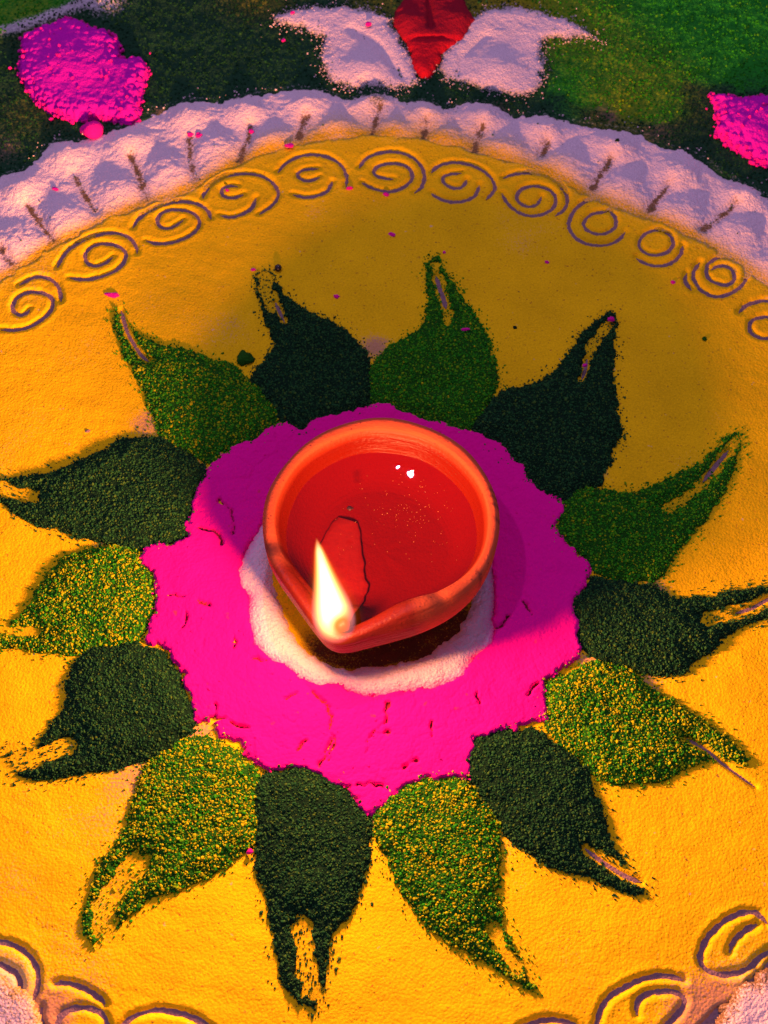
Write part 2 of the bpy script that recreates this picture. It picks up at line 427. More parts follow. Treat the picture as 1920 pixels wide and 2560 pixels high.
SPIRALS = [
    [C_([(0, 382), (60, 385), (120, 375), (170, 345), (215, 310), (230, 265), (215, 235), (170, 218), (120, 220), (70, 240), (50, 275), (55, 305), (80, 320), (110, 315), (125, 295)]),
     C_([(80, 190), (130, 160), (180, 150), (230, 170), (258, 210), (262, 260)])],
    [A_([(485, 1105), (450, 1135), (400, 1148), (368, 1125), (365, 1085), (400, 1055), (450, 1045), (510, 1055), (545, 1085), (540, 1125), (500, 1165), (440, 1190), (370, 1205), (300, 1195)]),
     A_([(245, 1150), (265, 1105), (310, 1060), (370, 1025), (440, 1003), (510, 1000), (560, 1020), (590, 1060), (590, 1090)])],
    [A_([(790, 945), (750, 975), (710, 985), (675, 960), (685, 920), (730, 900), (790, 900), (845, 920), (865, 955), (850, 990), (800, 1025), (740, 1045), (680, 1048), (630, 1035)]),
     A_([(572, 980), (590, 945), (640, 905), (710, 875), (780, 862), (850, 872), (900, 905), (910, 940)])],
    [A_([(1050, 835), (1010, 850), (965, 845), (950, 815), (985, 795), (1025, 800)]), A_([(1105, 850), (1090, 895), (1050, 920), (1000, 935), (950, 925)]),
     A_([(875, 850), (890, 810), (940, 770), (1000, 748), (1080, 742), (1150, 760), (1195, 800), (1205, 840), (1180, 880), (1120, 920)])],
    [A_([(1380, 760), (1340, 778), (1295, 770), (1280, 745), (1310, 725), (1375, 722)]), A_([(1435, 780), (1415, 822), (1360, 845), (1310, 848), (1265, 835)]),
     A_([(1200, 740), (1230, 700), (1290, 668), (1360, 660), (1430, 675), (1480, 710), (1500, 760), (1495, 800)])],
    [D([(850, 384), (828, 383), (806, 374), (812, 357), (842, 349), (878, 353), (894, 373), (884, 396), (850, 413), (812, 408), (782, 392)]),
     D([(776, 360), (790, 338), (828, 324), (870, 326), (905, 345), (920, 375), (912, 403), (895, 414)])],
    [B_([(358, 772), (340, 805), (300, 810), (260, 790), (250, 760), (285, 745), (335, 742)]), B_([(412, 795), (400, 840), (350, 865), (290, 870), (235, 852), (205, 830)]),
     B_([(205, 740), (230, 710), (290, 695), (360, 700), (430, 730), (475, 775), (482, 820), (440, 857)])],
    [B_([(680, 845), (665, 880), (625, 890), (580, 870), (570, 835), (600, 805), (660, 795), (720, 815), (748, 850), (735, 895), (690, 920), (640, 930), (580, 915), (530, 870), (510, 830)]),
     B_([(515, 765), (560, 745), (640, 740), (710, 755), (770, 800), (797, 850), (785, 900), (740, 927)])],
    [B_([(975, 905), (1008, 940), (1000, 985), (950, 1008), (900, 1003), (862, 975), (870, 940), (905, 915), (965, 908)]),
     B_([(985, 880), (930, 855), (880, 860), (830, 890), (800, 940), (800, 990), (840, 1035), (900, 1055), (970, 1055), (1020, 1030), (1042, 998)])],
    [B_([(1200, 990), (1150, 990), (1110, 1020), (1100, 1060), (1130, 1090), (1180, 1100), (1230, 1085), (1255, 1045), (1240, 1010), (1215, 1000)]),
     B_([(1090, 1110), (1130, 1135), (1190, 1147), (1250, 1130), (1285, 1095), (1293, 1058)])],
    [B_([(1415, 1160), (1450, 1140), (1500, 1150), (1522, 1190), (1500, 1225), (1450, 1225), (1400, 1200), (1390, 1150), (1420, 1115), (1480, 1100), (1540, 1110), (1577, 1160), (1562, 1220),
         (1500, 1265), (1440, 1280), (1380, 1260), (1340, 1210), (1335, 1170), (1365, 1130)]), B_([(1330, 1248), (1300, 1210), (1310, 1175)])],
    [Q_([(1700, 345), (1659, 325), (1610, 330), (1580, 355), (1580, 390), (1610, 415), (1659, 422), (1710, 400)]), Q_([(1535, 310), (1560, 280), (1610, 260), (1659, 255), (1720, 280)])],
    [G_([(-60, 780), (0, 785), (60, 797), (120, 835), (155, 890), (167, 950), (152, 1010), (138, 1035)]), G_([(-60, 870), (0, 882), (50, 905), (85, 945), (85, 990), (50, 1030), (0, 1050)])],
    [G_([(235, 965), (290, 960), (360, 985), (420, 1020), (452, 1052)]), G_([(178, 1065), (170, 1110), (175, 1170)]), G_([(240, 1190), (245, 1130), (262, 1100), (300, 1075), (360, 1065), (420, 1080), (455, 1110), (462, 1150), (440, 1200)])],
    [G_([(500, 1190), (530, 1141), (580, 1105), (650, 1080), (720, 1080), (800, 1100), (860, 1125), (910, 1160), (930, 1200)])],
    [H_([(1657, 705), (1630, 668), (1580, 650), (1510, 670), (1440, 720), (1390, 780), (1365, 840), (1375, 890), (1420, 920), (1500, 930), (1570, 905), (1620, 860), (1670, 820)]), H_([(1615, 708), (1560, 735), (1510, 780), (1495, 830)])],
    [H_([(915, 1160), (940, 1060), (990, 1010), (1060, 970), (1130, 940), (1210, 930), (1295, 948)]), H_([(1095, 1100), (1090, 1050), (1130, 1010), (1200, 995), (1270, 1000), (1302, 1030), (1290, 1080), (1240, 1130), (1200, 1170)])],
    [H_([(560, 1180), (620, 1141), (680, 1125), (750, 1120), (820, 1141), (870, 1180)])],
]
BORDER_TOP = D([(-80, 420), (-30, 385), (0, 375), (50, 365), (90, 322), (120, 300), (170, 302), (220, 290), (270, 265), (320, 245), (350, 235), (400, 215), (440, 213), (490, 215), (540, 203),
                (590, 195), (640, 186), (700, 192), (750, 212), (820, 200), (880, 214), (930, 218), (960, 232), (1010, 218), (1060, 222), (1110, 247), (1170, 243), (1220, 255), (1270, 265),
                (1320, 272), (1380, 283), (1430, 310), (1480, 320), (1530, 345), (1560, 375), (1600, 392), (1640, 410), (1700, 450), (1760, 500)])
OUTER = A_([(90, 800), (290, 655), (560, 600), (815, 490), (1065, 465), (1325, 435), (1600, 420)]) + B_([(185, 475), (430, 490), (695, 550), (1000, 620), (1285, 735), (1560, 835), (1760, 960)])
INNER = A_([(40, 1030), (270, 930), (500, 800), (720, 720), (935, 620), (1180, 600), (1450, 545)]) + B_([(50, 570), (265, 600), (530, 620), (790, 700), (1050, 790), (1300, 895), (1545, 990), (1700, 1150)])
STREAKS = [A_(p) for p in ([(0, 1080), (50, 1140)], [(120, 890), (170, 960), (230, 1040)], [(320, 760), (360, 830), (410, 910)], [(568, 675), (590, 740), (635, 860)], [(815, 600), (825, 690), (840, 770)],
                           [(1085, 545), (1065, 620), (1035, 695)], [(1320, 510), (1290, 600)], [(1640, 470), (1620, 540), (1595, 610)])] + \
          [B_(p) for p in ([(185, 530), (175, 590), (155, 650)], [(425, 560), (405, 600), (385, 655)], [(705, 620), (685, 665)], [(980, 690), (940, 750), (900, 820)], [(1230, 800), (1190, 850), (1150, 910)],
                           [(1515, 885), (1450, 940), (1380, 990)])]
WING_L = D([(585, 35), (640, 20), (700, 12), (770, 15), (820, 28), (850, 50), (862, 80), (882, 110), (900, 150), (895, 180), (850, 190), (800, 184), (760, 190), (712, 170), (695, 140), (702, 100), (690, 70), (650, 58), (600, 50)])
WING_R = D([(1010, 50), (1040, 22), (1080, 14), (1150, 20), (1200, 35), (1240, 50), (1300, 85), (1240, 78), (1180, 80), (1172, 110), (1182, 140), (1160, 190), (1120, 205), (1060, 195), (1010, 185),
            (955, 165), (945, 140), (960, 110), (980, 90), (1000, 70)])
RED = D([(895, -25), (855, 20), (846, 52), (868, 85), (882, 100), (886, 130), (905, 165), (930, 168), (945, 140), (960, 112), (990, 92), (1020, 62), (1027, 40), (1005, 5), (985, -25)])
HEAP_L = D([(45, 90), (60, 75), (80, 65), (110, 55), (145, 42), (175, 45), (200, 65), (240, 75), (260, 90), (258, 112), (270, 135), (295, 125), (318, 130), (320, 165), (310, 195), (302, 225), (310, 250), (295, 262),
            (265, 268), (240, 258), (215, 255), (180, 262), (150, 263), (110, 245), (70, 215), (50, 180), (40, 150), (45, 130)])
HEAP_R = D([(1530, 205), (1560, 210), (1600, 215), (1659, 210), (1730, 215), (1790, 260), (1790, 340), (1720, 370), (1659, 360), (1620, 345), (1570, 310), (1545, 290), (1550, 250)])

gDISC = gd(DISC); gPO = gd(PINK_OUT); gPI = gd(PINK_IN); gWI = gd(WHITE_IN)
gSP = [[chaikin(gd(p), False) for p in s] for s in SPIRALS]
BED = 0.0013
mm = 0.001

# ------------------------------------------------------------------ the stone floor
X, Y = np.meshgrid(np.linspace(-3, 3, 61), np.linspace(-3, 3, 61))
V, Fc, _ = grid_mesh(X, Y, np.zeros_like(X), np.ones(X.shape, bool))
fl = world_mesh('stone_floor', V, Fc, M_floor, loc=(0, 0, 0))
tag(fl, kind='structure')

# extents of what the camera can see, with a margin
cn = gd([(0, 0), (1920, 0), (1920, 2560), (0, 2560)], 0)
XL, XR = cn[:, 0].min() - .012, cn[:, 0].max() + .012
YB, YT = cn[:, 1].min() - .012, cn[:, 1].max() + .02


def viewmask(X, Y, m=.014):
    t = (Y - cn[2, 1]) / (cn[0, 1] - cn[2, 1])
    hw_l = cn[3, 0] + (cn[0, 0] - cn[3, 0]) * t - m
    hw_r = cn[2, 0] + (cn[1, 0] - cn[2, 0]) * t + m
    return (X > hw_l) & (X < hw_r)


# ------------------------------------------------------------------ yellow bed with its drawn spirals
st = 0.58 * mm
X, Y = grid(XL, XR, YB, cn[0, 1] - .03, st)
base_noise = fbm(X, Y, 14 * mm, 3) - .5
sd = sdf(X, Y, gDISC) + (fbm(X, Y, 6 * mm, 5) - .5) * 5 * mm
Z = BED + base_noise * .6 * mm + (noise(X, Y, 1.1 * mm, 9) - .5) * .08 * mm + (noise(X, Y, 2.6 * mm, 19) - .5) * .10 * mm
# the hand-drawn brushing of the powder
Z += (noise(X * .25 + Y * .9, X * .12 - Y * .1, 2.2 * mm, 23) - .5) * .12 * mm
gd_all = np.full(X.shape, 1e9)
for s in gSP:
    for p in s:
        lo = p.min(0) - 6 * mm; hi = p.max(0) + 6 * mm
        k = (X > lo[0]) & (X < hi[0]) & (Y > lo[1]) & (Y < hi[1])
        if k.any():
            gd_all[k] = np.minimum(gd_all[k], seg_dist(X[k], Y[k], p, False))
dd = gd_all + (noise(X, Y, 1.2 * mm, 31) - .5) * .60 * mm
Z += .18 * mm * np.exp(-((dd - 1.9 * mm) / (.9 * mm)) ** 2) * (.5 + noise(X, Y, 7 * mm, 33))
gw = 1 / (1 + np.exp((dd - 1.0 * mm) / (.34 * mm)))
Z = Z * (1 - gw) + .10 * mm * gw
scratch_all = np.full(X.shape, 1e9)
PET = []
pdist = np.full(X.shape, -1.0)
for kind, outl, slits, sparse, yel, label in PETALS:
    P = chaikin(gd(outl), True, 1)
    sl = [(chaikin(gd(p), False), w * mm, f) for p, w, f in slits]
    sp = [(chaikin(gd(p), False), w * mm) for p, w in sparse]
    PET.append((kind, P, sl, sp, yel, label))
    k = (X > P[:, 0].min() - .01) & (X < P[:, 0].max() + .01) & (Y > P[:, 1].min() - .01) & (Y < P[:, 1].max() + .01)
    pdist[k] = np.maximum(pdist[k], sdf(X[k], Y[k], P))
    for p, w, f in sl:
        k = (np.abs(X - p[:, 0].mean()) < .03) & (np.abs(Y - p[:, 1].mean()) < .03)
        scratch_all[k] = np.minimum(scratch_all[k], seg_dist(X[k], Y[k], p, False) - w + .5 * mm)
sw = 1 / (1 + np.exp((scratch_all - .5 * mm) / (.15 * mm)))
Z = Z * (1 - sw) + .12 * mm * sw
edge = np.clip(sd / (1.2 * mm), -1, 1)
Z = np.where(sd < 1.2 * mm, Z * np.clip(edge, 0, 1) - .3 * mm * (edge < 0), Z)
gW = gd_all
grn = .18 * np.exp(-((dd - 1.7 * mm) / (1.3 * mm)) ** 2)  # olive tint paints the shaded slopes beside the grooves
wht = np.zeros(X.shape)
top = Y > .06
grn += .42 * np.exp(-np.clip(-pdist - .3 * mm, 0, 1) / (1.5 * mm)) * (.3 + 1.1 * fbm(X, Y, 8 * mm, 37))
grn += np.where(top, .25 * np.exp(-np.clip(sd, 0, 1) / (3.0 * mm)), .30 * np.exp(-np.clip(sd, 0, 1) / (4 * mm)))
c1 = gd(D([(0, 2150), (1640, 2200)]), BED)
wht = .95 * np.exp(-((X - c1[0, 0]) ** 2 + (Y - c1[0, 1]) ** 2) / (.008 ** 2)) + .55 * np.exp(-((X - c1[1, 0]) ** 2 + (Y - c1[1, 1]) ** 2) / (.012 ** 2))
wht += np.where(top, .18 * np.exp(-np.clip(sd, 0, 1) / (2.0 * mm)), 0)
thin = .9 * np.clip(fbm(X, Y, 26 * mm, 39) - .56, 0, 1) + .25 * np.clip(fbm(X, Y, 5 * mm, 40) - .5, 0, 1)
for x, y, r, a in ((320, 915, 45, .62), (430, 1590, 30, .65), (310, 1670, 45, .55), (400, 1180, 14, .6), (220, 1180, 30, .4), (1420, 1275, 32, .6), (1270, 1430, 22, .75), (815, 750, 30, .55),
                   (1290, 1010, 32, .45), (800, 1790, 22, .6), (1400, 1480, 30, .35), (1090, 1830, 30, .35), (430, 975, 30, .6), (150, 1480, 60, .2), (440, 720, 70, .22), (1200, 560, 200, .08), (100, 2190, 50, .6), (1560, 2160, 60, .6), (1480, 2200, 60, .5), (780, 750, 60, .3)):
    g = gd(D([(x, y)]))[0]; r = r * .165 * mm
    thin += a * np.exp(-((X - g[0]) ** 2 + (Y - g[1]) ** 2) / (r * r))
shade_stain = np.zeros(X.shape)  # shade under the bowl painted brown into the bed, with dark patches there
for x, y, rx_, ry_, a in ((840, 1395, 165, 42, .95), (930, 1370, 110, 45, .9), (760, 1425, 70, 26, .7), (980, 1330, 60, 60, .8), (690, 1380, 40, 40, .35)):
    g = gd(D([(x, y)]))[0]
    shade_stain += a * np.exp(-(((X - g[0]) / (rx_ * .155 * mm)) ** 2 + ((Y - g[1]) / (ry_ * .175 * mm)) ** 2) ** 2)
shade_stain = np.clip(shade_stain, 0, 1) * (.75 + .5 * fbm(X, Y, 5 * mm, 38))
keep = (sd > -1 * mm) & viewmask(X, Y)
V, Fc, used = grid_mesh(X, Y, Z, keep)
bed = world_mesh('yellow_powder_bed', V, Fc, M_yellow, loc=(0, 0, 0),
                 attrs={'shade_stain': shade_stain.ravel()[used], 'grn': grn.ravel()[used], 'wht': wht.ravel()[used], 'thin': thin.ravel()[used]})
tag(bed, 'large round bed of yellow powder spread under the petals, spirals drawn in its edge', 'powder bed')


def apron(name, keepf, mat, parent, z0, ext, attrs):
    Xc, Yc = grid(-ext, ext, -ext, ext + .1, 1.8 * mm)
    k = keepf(Xc, Yc)
    Zc = z0 + (fbm(Xc, Yc, 9 * mm, 301) - .5) * .5 * mm
    V, Fc, used = grid_mesh(Xc, Yc, Zc, k)
    return tag(world_mesh(name, V, Fc, mat, parent=parent, attrs={a: f(Xc, Yc).ravel()[used] for a, f in attrs.items()}), kind='stuff')


def off_frame(x, y, m):
    return ~(viewmask(x, y, m) & (y > YB - m + .014) & (y < YT + m - .014))


apron('outer_powder', lambda x, y: (sdf(x, y, gDISC) > 0) & off_frame(x, y, .0155), M_yellow, bed, 1.15 * mm, .36, {'grn': lambda x, y: 0 * x})


def ribbon(p, w, z, seed):
    L = np.r_[0, np.cumsum(np.hypot(*np.diff(p, axis=0).T))]
    n = max(6, int(L[-1] / (.35 * mm)))
    t = np.linspace(0, L[-1], n)
    c = np.stack([np.interp(t, L, p[:, 0]), np.interp(t, L, p[:, 1])], 1)
    tg = np.gradient(c, axis=0); tg /= np.hypot(*tg.T)[:, None] + 1e-12
    nr = np.stack([-tg[:, 1], tg[:, 0]], 1)
    r = np.random.default_rng(seed)
    taper = np.clip(np.minimum(t, L[-1] - t) / (2.5 * mm), .25, 1)
    lump = .6 + .7 * noise(t, t * 0, 4 * mm, seed)
    wl = w * taper * lump * (1 + r.uniform(-.42, .42, n)); wr = w * taper * lump * (1 + r.uniform(-.42, .42, n))
    V = np.concatenate([np.c_[c + nr * wl[:, None], np.full(n, z)], np.c_[c, np.full(n, z + .06 * mm)], np.c_[c - nr * wr[:, None], np.full(n, z)]])
    i = np.arange(n - 1)
    Fc = np.concatenate([np.stack([i + n, i + n + 1, i + 1, i], 1), np.stack([i + 2 * n, i + 2 * n + 1, i + n + 1, i + n], 1)])
    return V, Fc


for si, s in enumerate(gSP):
    Vs = []; Fs = []; o = 0
    for pi, p in enumerate(s):
        V, Fc = ribbon(p, (1.0 if si < 12 else 1.3) * mm, .48 * mm, si * 10 + pi)
        Vs.append(V); Fs.append(Fc + o); o += len(V)
    world_mesh('spiral_groove', np.concatenate(Vs), np.concatenate(Fs), M_scratch, parent=bed)

BX, BY_, BZ = X, Y, Z


def bed_h(x, y):
    i = np.clip(((y - BY_[0, 0]) / st).round().astype(int), 0, BZ.shape[0] - 1); j = np.clip(((x - BX[0, 0]) / st).round().astype(int), 0, BZ.shape[1] - 1)
    return BZ[i, j]


# ------------------------------------------------------------------ grains
t_ = (1 + 5 ** .5) / 2
ICO = np.array([(-1, t_, 0), (1, t_, 0), (-1, -t_, 0), (1, -t_, 0), (0, -1, t_), (0, 1, t_), (0, -1, -t_), (0, 1, -t_), (t_, 0, -1), (t_, 0, 1), (-t_, 0, -1), (-t_, 0, 1)]) / math.sqrt(1 + t_ * t_)
ICF = np.array([(0, 11, 5), (0, 5, 1), (0, 1, 7), (0, 7, 10), (0, 10, 11), (1, 5, 9), (5, 11, 4), (11, 10, 2), (10, 7, 6), (7, 1, 8), (3, 9, 4), (3, 4, 2), (3, 2, 6), (3, 6, 8), (3, 8, 9), (4, 9, 5), (2, 4, 11), (6, 2, 10), (8, 6, 7), (9, 8, 1)])


OCT = np.array([(1, 0, 0), (-1, 0, 0), (0, 1, 0), (0, -1, 0), (0, 0, 1), (0, 0, -1)], float)
OCF = np.array([(0, 2, 4), (2, 1, 4), (1, 3, 4), (3, 0, 4), (2, 0, 5), (1, 2, 5), (3, 1, 5), (0, 3, 5)])


def grains(name, x, y, z, r, tone, mat, parent=None):
    Vs = []; Fs = []; Ts = []; base = 0
    for BV, BF, sel in ((ICO, ICF, r >= .30 * mm), (OCT, OCF, r < .30 * mm)):
        n = int(sel.sum()); m = len(BV)
        if not n: continue
        q = rng.normal(size=(n, 4)); q /= np.linalg.norm(q, axis=1)[:, None]
        w, a, b, c = q.T
        R = np.stack([1 - 2 * (b * b + c * c), 2 * (a * b - w * c), 2 * (a * c + w * b), 2 * (a * b + w * c), 1 - 2 * (a * a + c * c), 2 * (b * c - w * a), 2 * (a * c - w * b), 2 * (b * c + w * a), 1 - 2 * (a * a + b * b)], 1).reshape(n, 3, 3)
        sc = r[sel][:, None] * rng.uniform(.6, 1.3, (n, 3))
        Vl = BV[None] * sc[:, None, :] * rng.uniform(.78, 1.15, (n, m, 1))
        Vw = np.einsum('nij,nkj->nki', R, Vl) + np.stack([x[sel], y[sel], z[sel]], 1)[:, None, :]
        Vs.append(Vw.reshape(-1, 3)); Fs.append((BF[None] + (np.arange(n) * m)[:, None, None]).reshape(-1, 3) + base); Ts.append(np.repeat(tone[sel], m))
        base += n * m
    o = world_mesh(name, np.concatenate(Vs), np.concatenate(Fs), mat, parent=parent, smooth=False, attrs={'tone': np.concatenate(Ts)})
    tag(o, kind='stuff')
    return o


sd_pink_pt = lambda x, y: sdf(x, y, gPO)


def petal(kind, P, slits, sparse, yel, label, seed):
    lo = P.min(0) - 5 * mm; hi = P.max(0) + 5 * mm

    def field(x, y):
        s = sdf(x, y, P)
        s = s + .55 * mm + (fbm(x, y, 3.2 * mm, seed) - .5) * 2.6 * mm + (noise(x, y, 1.0 * mm, seed + 3) - .5) * 1.0 * mm
        g = np.ones(x.shape)
        for p, w, f in slits:
            d = seg_dist(x, y, p, False) - w - .45 * mm + (noise(x, y, 1.5 * mm, seed + 7) - .5) * .8 * mm
            s = np.minimum(s, d)
        for p, w in sparse:
            d = seg_dist(x, y, p, False) - w + (noise(x, y, 1.8 * mm, seed + 5) - .5) * 2 * mm
            g = np.minimum(g, np.clip(.5 + d / (1.2 * mm), 0, 1))
            s = np.minimum(s, d)
        return s, g

    hm = 2.7 * mm if kind == 'dark' else 2.4 * mm

    def height(x, y, s):
        u = np.clip(s / (9 * mm), 0, 1)
        h = hm * (u * (2 - u)) ** .8
        h = h + (fbm(x, y, 7 * mm, seed + 11) - .5) * 1.7 * mm * np.clip(s / (4 * mm), 0, 1) + (noise(x, y, 1.1 * mm, seed + 13) - .5) * .5 * mm
        return BED + np.where(s > 0, h + .15 * mm, -.9 * mm + s * .5)

    X, Y = grid(lo[0], hi[0], lo[1], hi[1], .6 * mm)
    s, g = field(X, Y)
    Z = height(X, Y, s)
    V, Fc, _ = grid_mesh(X, Y, Z, (s > 0) & viewmask(X, Y, .02))
    c = P.mean(0)
    mat = M_dark if kind == 'dark' else M_light
    o = world_mesh('powder_petal', V, Fc, mat, loc=(c[0], c[1], BED))
    tag(o, label, 'powder petal', 'petals of green powder around the pink ring')
    for qi, (p, w, f) in enumerate(slits):
        Vr, Fr = ribbon(p, w * .95, .42 * mm, seed + qi)
        world_mesh('scratch_mark', Vr, Fr, M_scratch, parent=o)
    area = (hi[0] - lo[0]) * (hi[1] - lo[1])
    n = int(area / (mm * mm) * 4.3)
    x = rng.uniform(lo[0], hi[0], n); y = rng.uniform(lo[1], hi[1], n)
    s, g = field(x, y)
    pr = np.where(s > 0, 1.0, .30 * np.exp(s / (.9 * mm)) + .10 * np.exp(s / (3 * mm)) * (sdf(x, y, P) > -4 * mm))
    pr = np.where((s < 0) & (sdf(x, y, P) > 0), np.maximum(pr * .8, .23), pr)
    pr = np.where((s < .2 * mm) & (sd_pink_pt(x, y) > 1 * mm), pr * .25, pr)
    k = (rng.random(n) < pr) & viewmask(x, y, .02)
    x = x[k]; y = y[k]; s = s[k]
    r = rng.uniform(.15, .38, len(x)) * mm
    big = rng.random(len(x)) < .13
    r[big] *= rng.uniform(1.2, 1.7, big.sum())
    if kind == 'light': r *= 1.05
    z = np.where(s > 0, height(x, y, s) + r * .25, bed_h(x, y) + r * .2 + np.where(sd_pink_pt(x, y) > 0, 1.6 * mm, 0))
    patch = fbm(x, y, 9 * mm, seed + 20)
    if kind == 'light':
        t = np.clip(rng.normal(.25, .20, len(x)), 0, .6)
        yk = rng.random(len(x)) < np.clip(yel * (.35 + 1.3 * patch), 0, .95) * .72
        t[yk] = rng.uniform(.6, 1.0, yk.sum())
    else:
        t = np.clip(rng.normal(.36, .27, len(x)), 0, .85)
        yk = rng.random(len(x)) < yel * .35
        t[yk] = rng.uniform(.75, 1.0, yk.sum())
    grains('powder_grains', x, y, z, r, t, M_darkg if kind == 'dark' else M_lightg, parent=o)


for i, a in enumerate(PET):
    petal(*a, seed=100 + 31 * i)


# ------------------------------------------------------------------ pink ring, white ring
def slab(name, sfun, hfun, box, mat, loc, step=.6 * mm, attrs=None, **kw):
    X, Y = grid(box[0], box[1], box[2], box[3], step)
    s = sfun(X, Y)
    Z = hfun(X, Y, s)
    V, Fc, used = grid_mesh(X, Y, Z, (s > 0) & viewmask(X, Y, .02))
    at = {k: f(X, Y, s).ravel()[used] for k, f in (attrs or {}).items()}
    return world_mesh(name, V, Fc, mat, loc=loc, attrs=at, **kw)


CRACKS = [gd(D(p), .003) for p in ([(705, 1520), (716, 1545), (713, 1580), (722, 1605), (712, 1640)], [(838, 1515), (832, 1560), (800, 1590), (790, 1625)], [(800, 1588), (838, 1582)],
                                   [(455, 1552), (480, 1548), (515, 1567), (540, 1572)], [(465, 1520), (462, 1548)], [(505, 1375), (510, 1400)], [(365, 1285), (400, 1287)], [(540, 1420), (575, 1428)],
                                   [(615, 1510), (640, 1502)], [(680, 1500), (700, 1512)], [(1060, 1360), (1090, 1345), (1100, 1330)], [(770, 1700), (800, 1690), (830, 1700)], [(400, 1320), (398, 1350)],
                                   [(1030, 1490), (1035, 1520)], [(430, 1140), (470, 1150), (480, 1175)], [(690, 1655), (705, 1620), (712, 1600)], [(420, 1290), (450, 1310)], [(550, 1310), (560, 1350), (552, 1390)],
                                   [(1130, 1300), (1150, 1330)], [(470, 1080), (500, 1100), (505, 1150)], [(640, 1620), (660, 1600)], [(935, 1560), (930, 1590)], [(1140, 1500), (1160, 1480)], [(870, 1660), (900, 1640)])]


def crack_d(x, y):
    d = np.full(x.shape, 1e9)
    wx = x + (noise(x, y, 1.6 * mm, 70) - .5) * 1.4 * mm; wy = y + (noise(x, y, 1.6 * mm, 71) - .5) * 1.4 * mm
    for p in CRACKS:
        d = np.minimum(d, seg_dist(wx, wy, p, False))
    return d + (noise(x, y, 2.2 * mm, 72) - .35) * .7 * mm


def vor(x, y, scale, seed):                 # F2-F1 of a jittered lattice: thin plates of caked powder
    X = x / scale; Y = y / scale
    ix = np.floor(X); iy = np.floor(Y)
    f1 = np.full(x.shape, 9.); f2 = np.full(x.shape, 9.); idv = np.zeros(x.shape)
    for a in (-1, 0, 1):
        for b in (-1, 0, 1):
            cx = ix + a + lat(ix + a, iy + b, seed); cy = iy + b + lat(ix + a, iy + b, seed + 1)
            d = np.hypot(X - cx, Y - cy)
            n = d < f1
            idv = np.where(n, lat(ix + a, iy + b, seed + 2), idv)
            f2 = np.where(n, f1, np.minimum(f2, d)); f1 = np.where(n, d, f1)
    return (f2 - f1) * scale, idv


def s_pink(x, y):
    n = (fbm(x, y, 4 * mm, 41, 4) - .5) * 3.4 * mm + (noise(x, y, 1.1 * mm, 43) - .5) * .9 * mm
    v, i = vor(x, y, 3.2 * mm, 44)
    return np.minimum(sdf(x, y, gPO) + .5 * mm + n + (i - .5) * .9 * mm, -sdf(x, y, gPI) + n * .8)


def h_pink(x, y, s):
    u = np.clip(s / (1.5 * mm), 0, 1)
    h = 1.9 * mm * np.sqrt(u * (2 - u)) + (fbm(x, y, 9 * mm, 45) - .5) * 1.0 * mm + (fbm(x, y, 2.4 * mm, 46, 2) - .5) * .28 * mm
    v, i = vor(x + (noise(x, y, 3 * mm, 7) - .5) * 2 * mm, y, 9 * mm, 47)
    h += (i - .5) * .22 * mm
    m_ = np.clip((noise(x, y, 14 * mm, 48) - .45) * 4, 0, 1)
    h -= .35 * mm * np.exp(-(v / (.28 * mm)) ** 2) * m_
    c = crack_d(x, y)
    h -= 1.7 * mm / (1 + np.exp((c - .45 * mm) / (.10 * mm)))
    return BED + np.where(s > 0, h, -.6 * mm)


po = slab('pink_powder_ring', s_pink, h_pink, (gPO[:, 0].min() - .004, gPO[:, 0].max() + .004, gPO[:, 1].min() - .004, gPO[:, 1].max() + .004), M_pink, (0, -.005, BED), step=.42 * mm,
          attrs={'crk': lambda x, y, s: np.where(crack_d(x, y) < .35 * mm, .9, 0) + .0 * x})
tag(po, 'ring of bright pink caked powder with cracked, jagged edge around the lamp', 'powder ring')
# pink and stray grains along its edge
n = 26000
x = rng.uniform(gPO[:, 0].min() - .006, gPO[:, 0].max() + .006, n); y = rng.uniform(gPO[:, 1].min() - .006, gPO[:, 1].max() + .006, n)
s = s_pink(x, y); c_ = crack_d(x, y)
so = sdf(x, y, gPO)
pr = np.where((s < .6 * mm) & (s > -.4 * mm), .5, np.where(s <= -.4 * mm, .12 * np.exp(s / (.9 * mm)), .006))
pr = np.where(sdf(x, y, gPI) > 0, pr * .25, pr)
k = rng.random(n) < pr
x, y, s = x[k], y[k], s[k]
r = rng.uniform(.2, .48, len(x)) * mm
z = np.where(s > 0, h_pink(x, y, s) + r * .1, BED + .9 * mm * np.exp(s / (1.2 * mm)))
grains('pink_crumbs', x, y, z, r, rng.random(len(x)), M_pink, parent=po)


def s_white(x, y):
    n = (fbm(x, y, 3 * mm, 51) - .5) * 2.2 * mm
    return np.minimum(sdf(x, y, gPI) + 1.2 * mm + n * .5, -sdf(x, y, gWI) + n)


def h_white(x, y, s):
    u = np.clip(s / (5 * mm), 0, 1)
    h = 1.7 * mm * (u * (2 - u)) + (fbm(x, y, 5 * mm, 53) - .5) * .5 * mm + (noise(x, y, 1.0 * mm, 54) - .5) * .34 * mm * (.4 + noise(x, y, 6 * mm, 55))
    return BED + np.where(s > 0, h + .1 * mm, -.3 * mm)


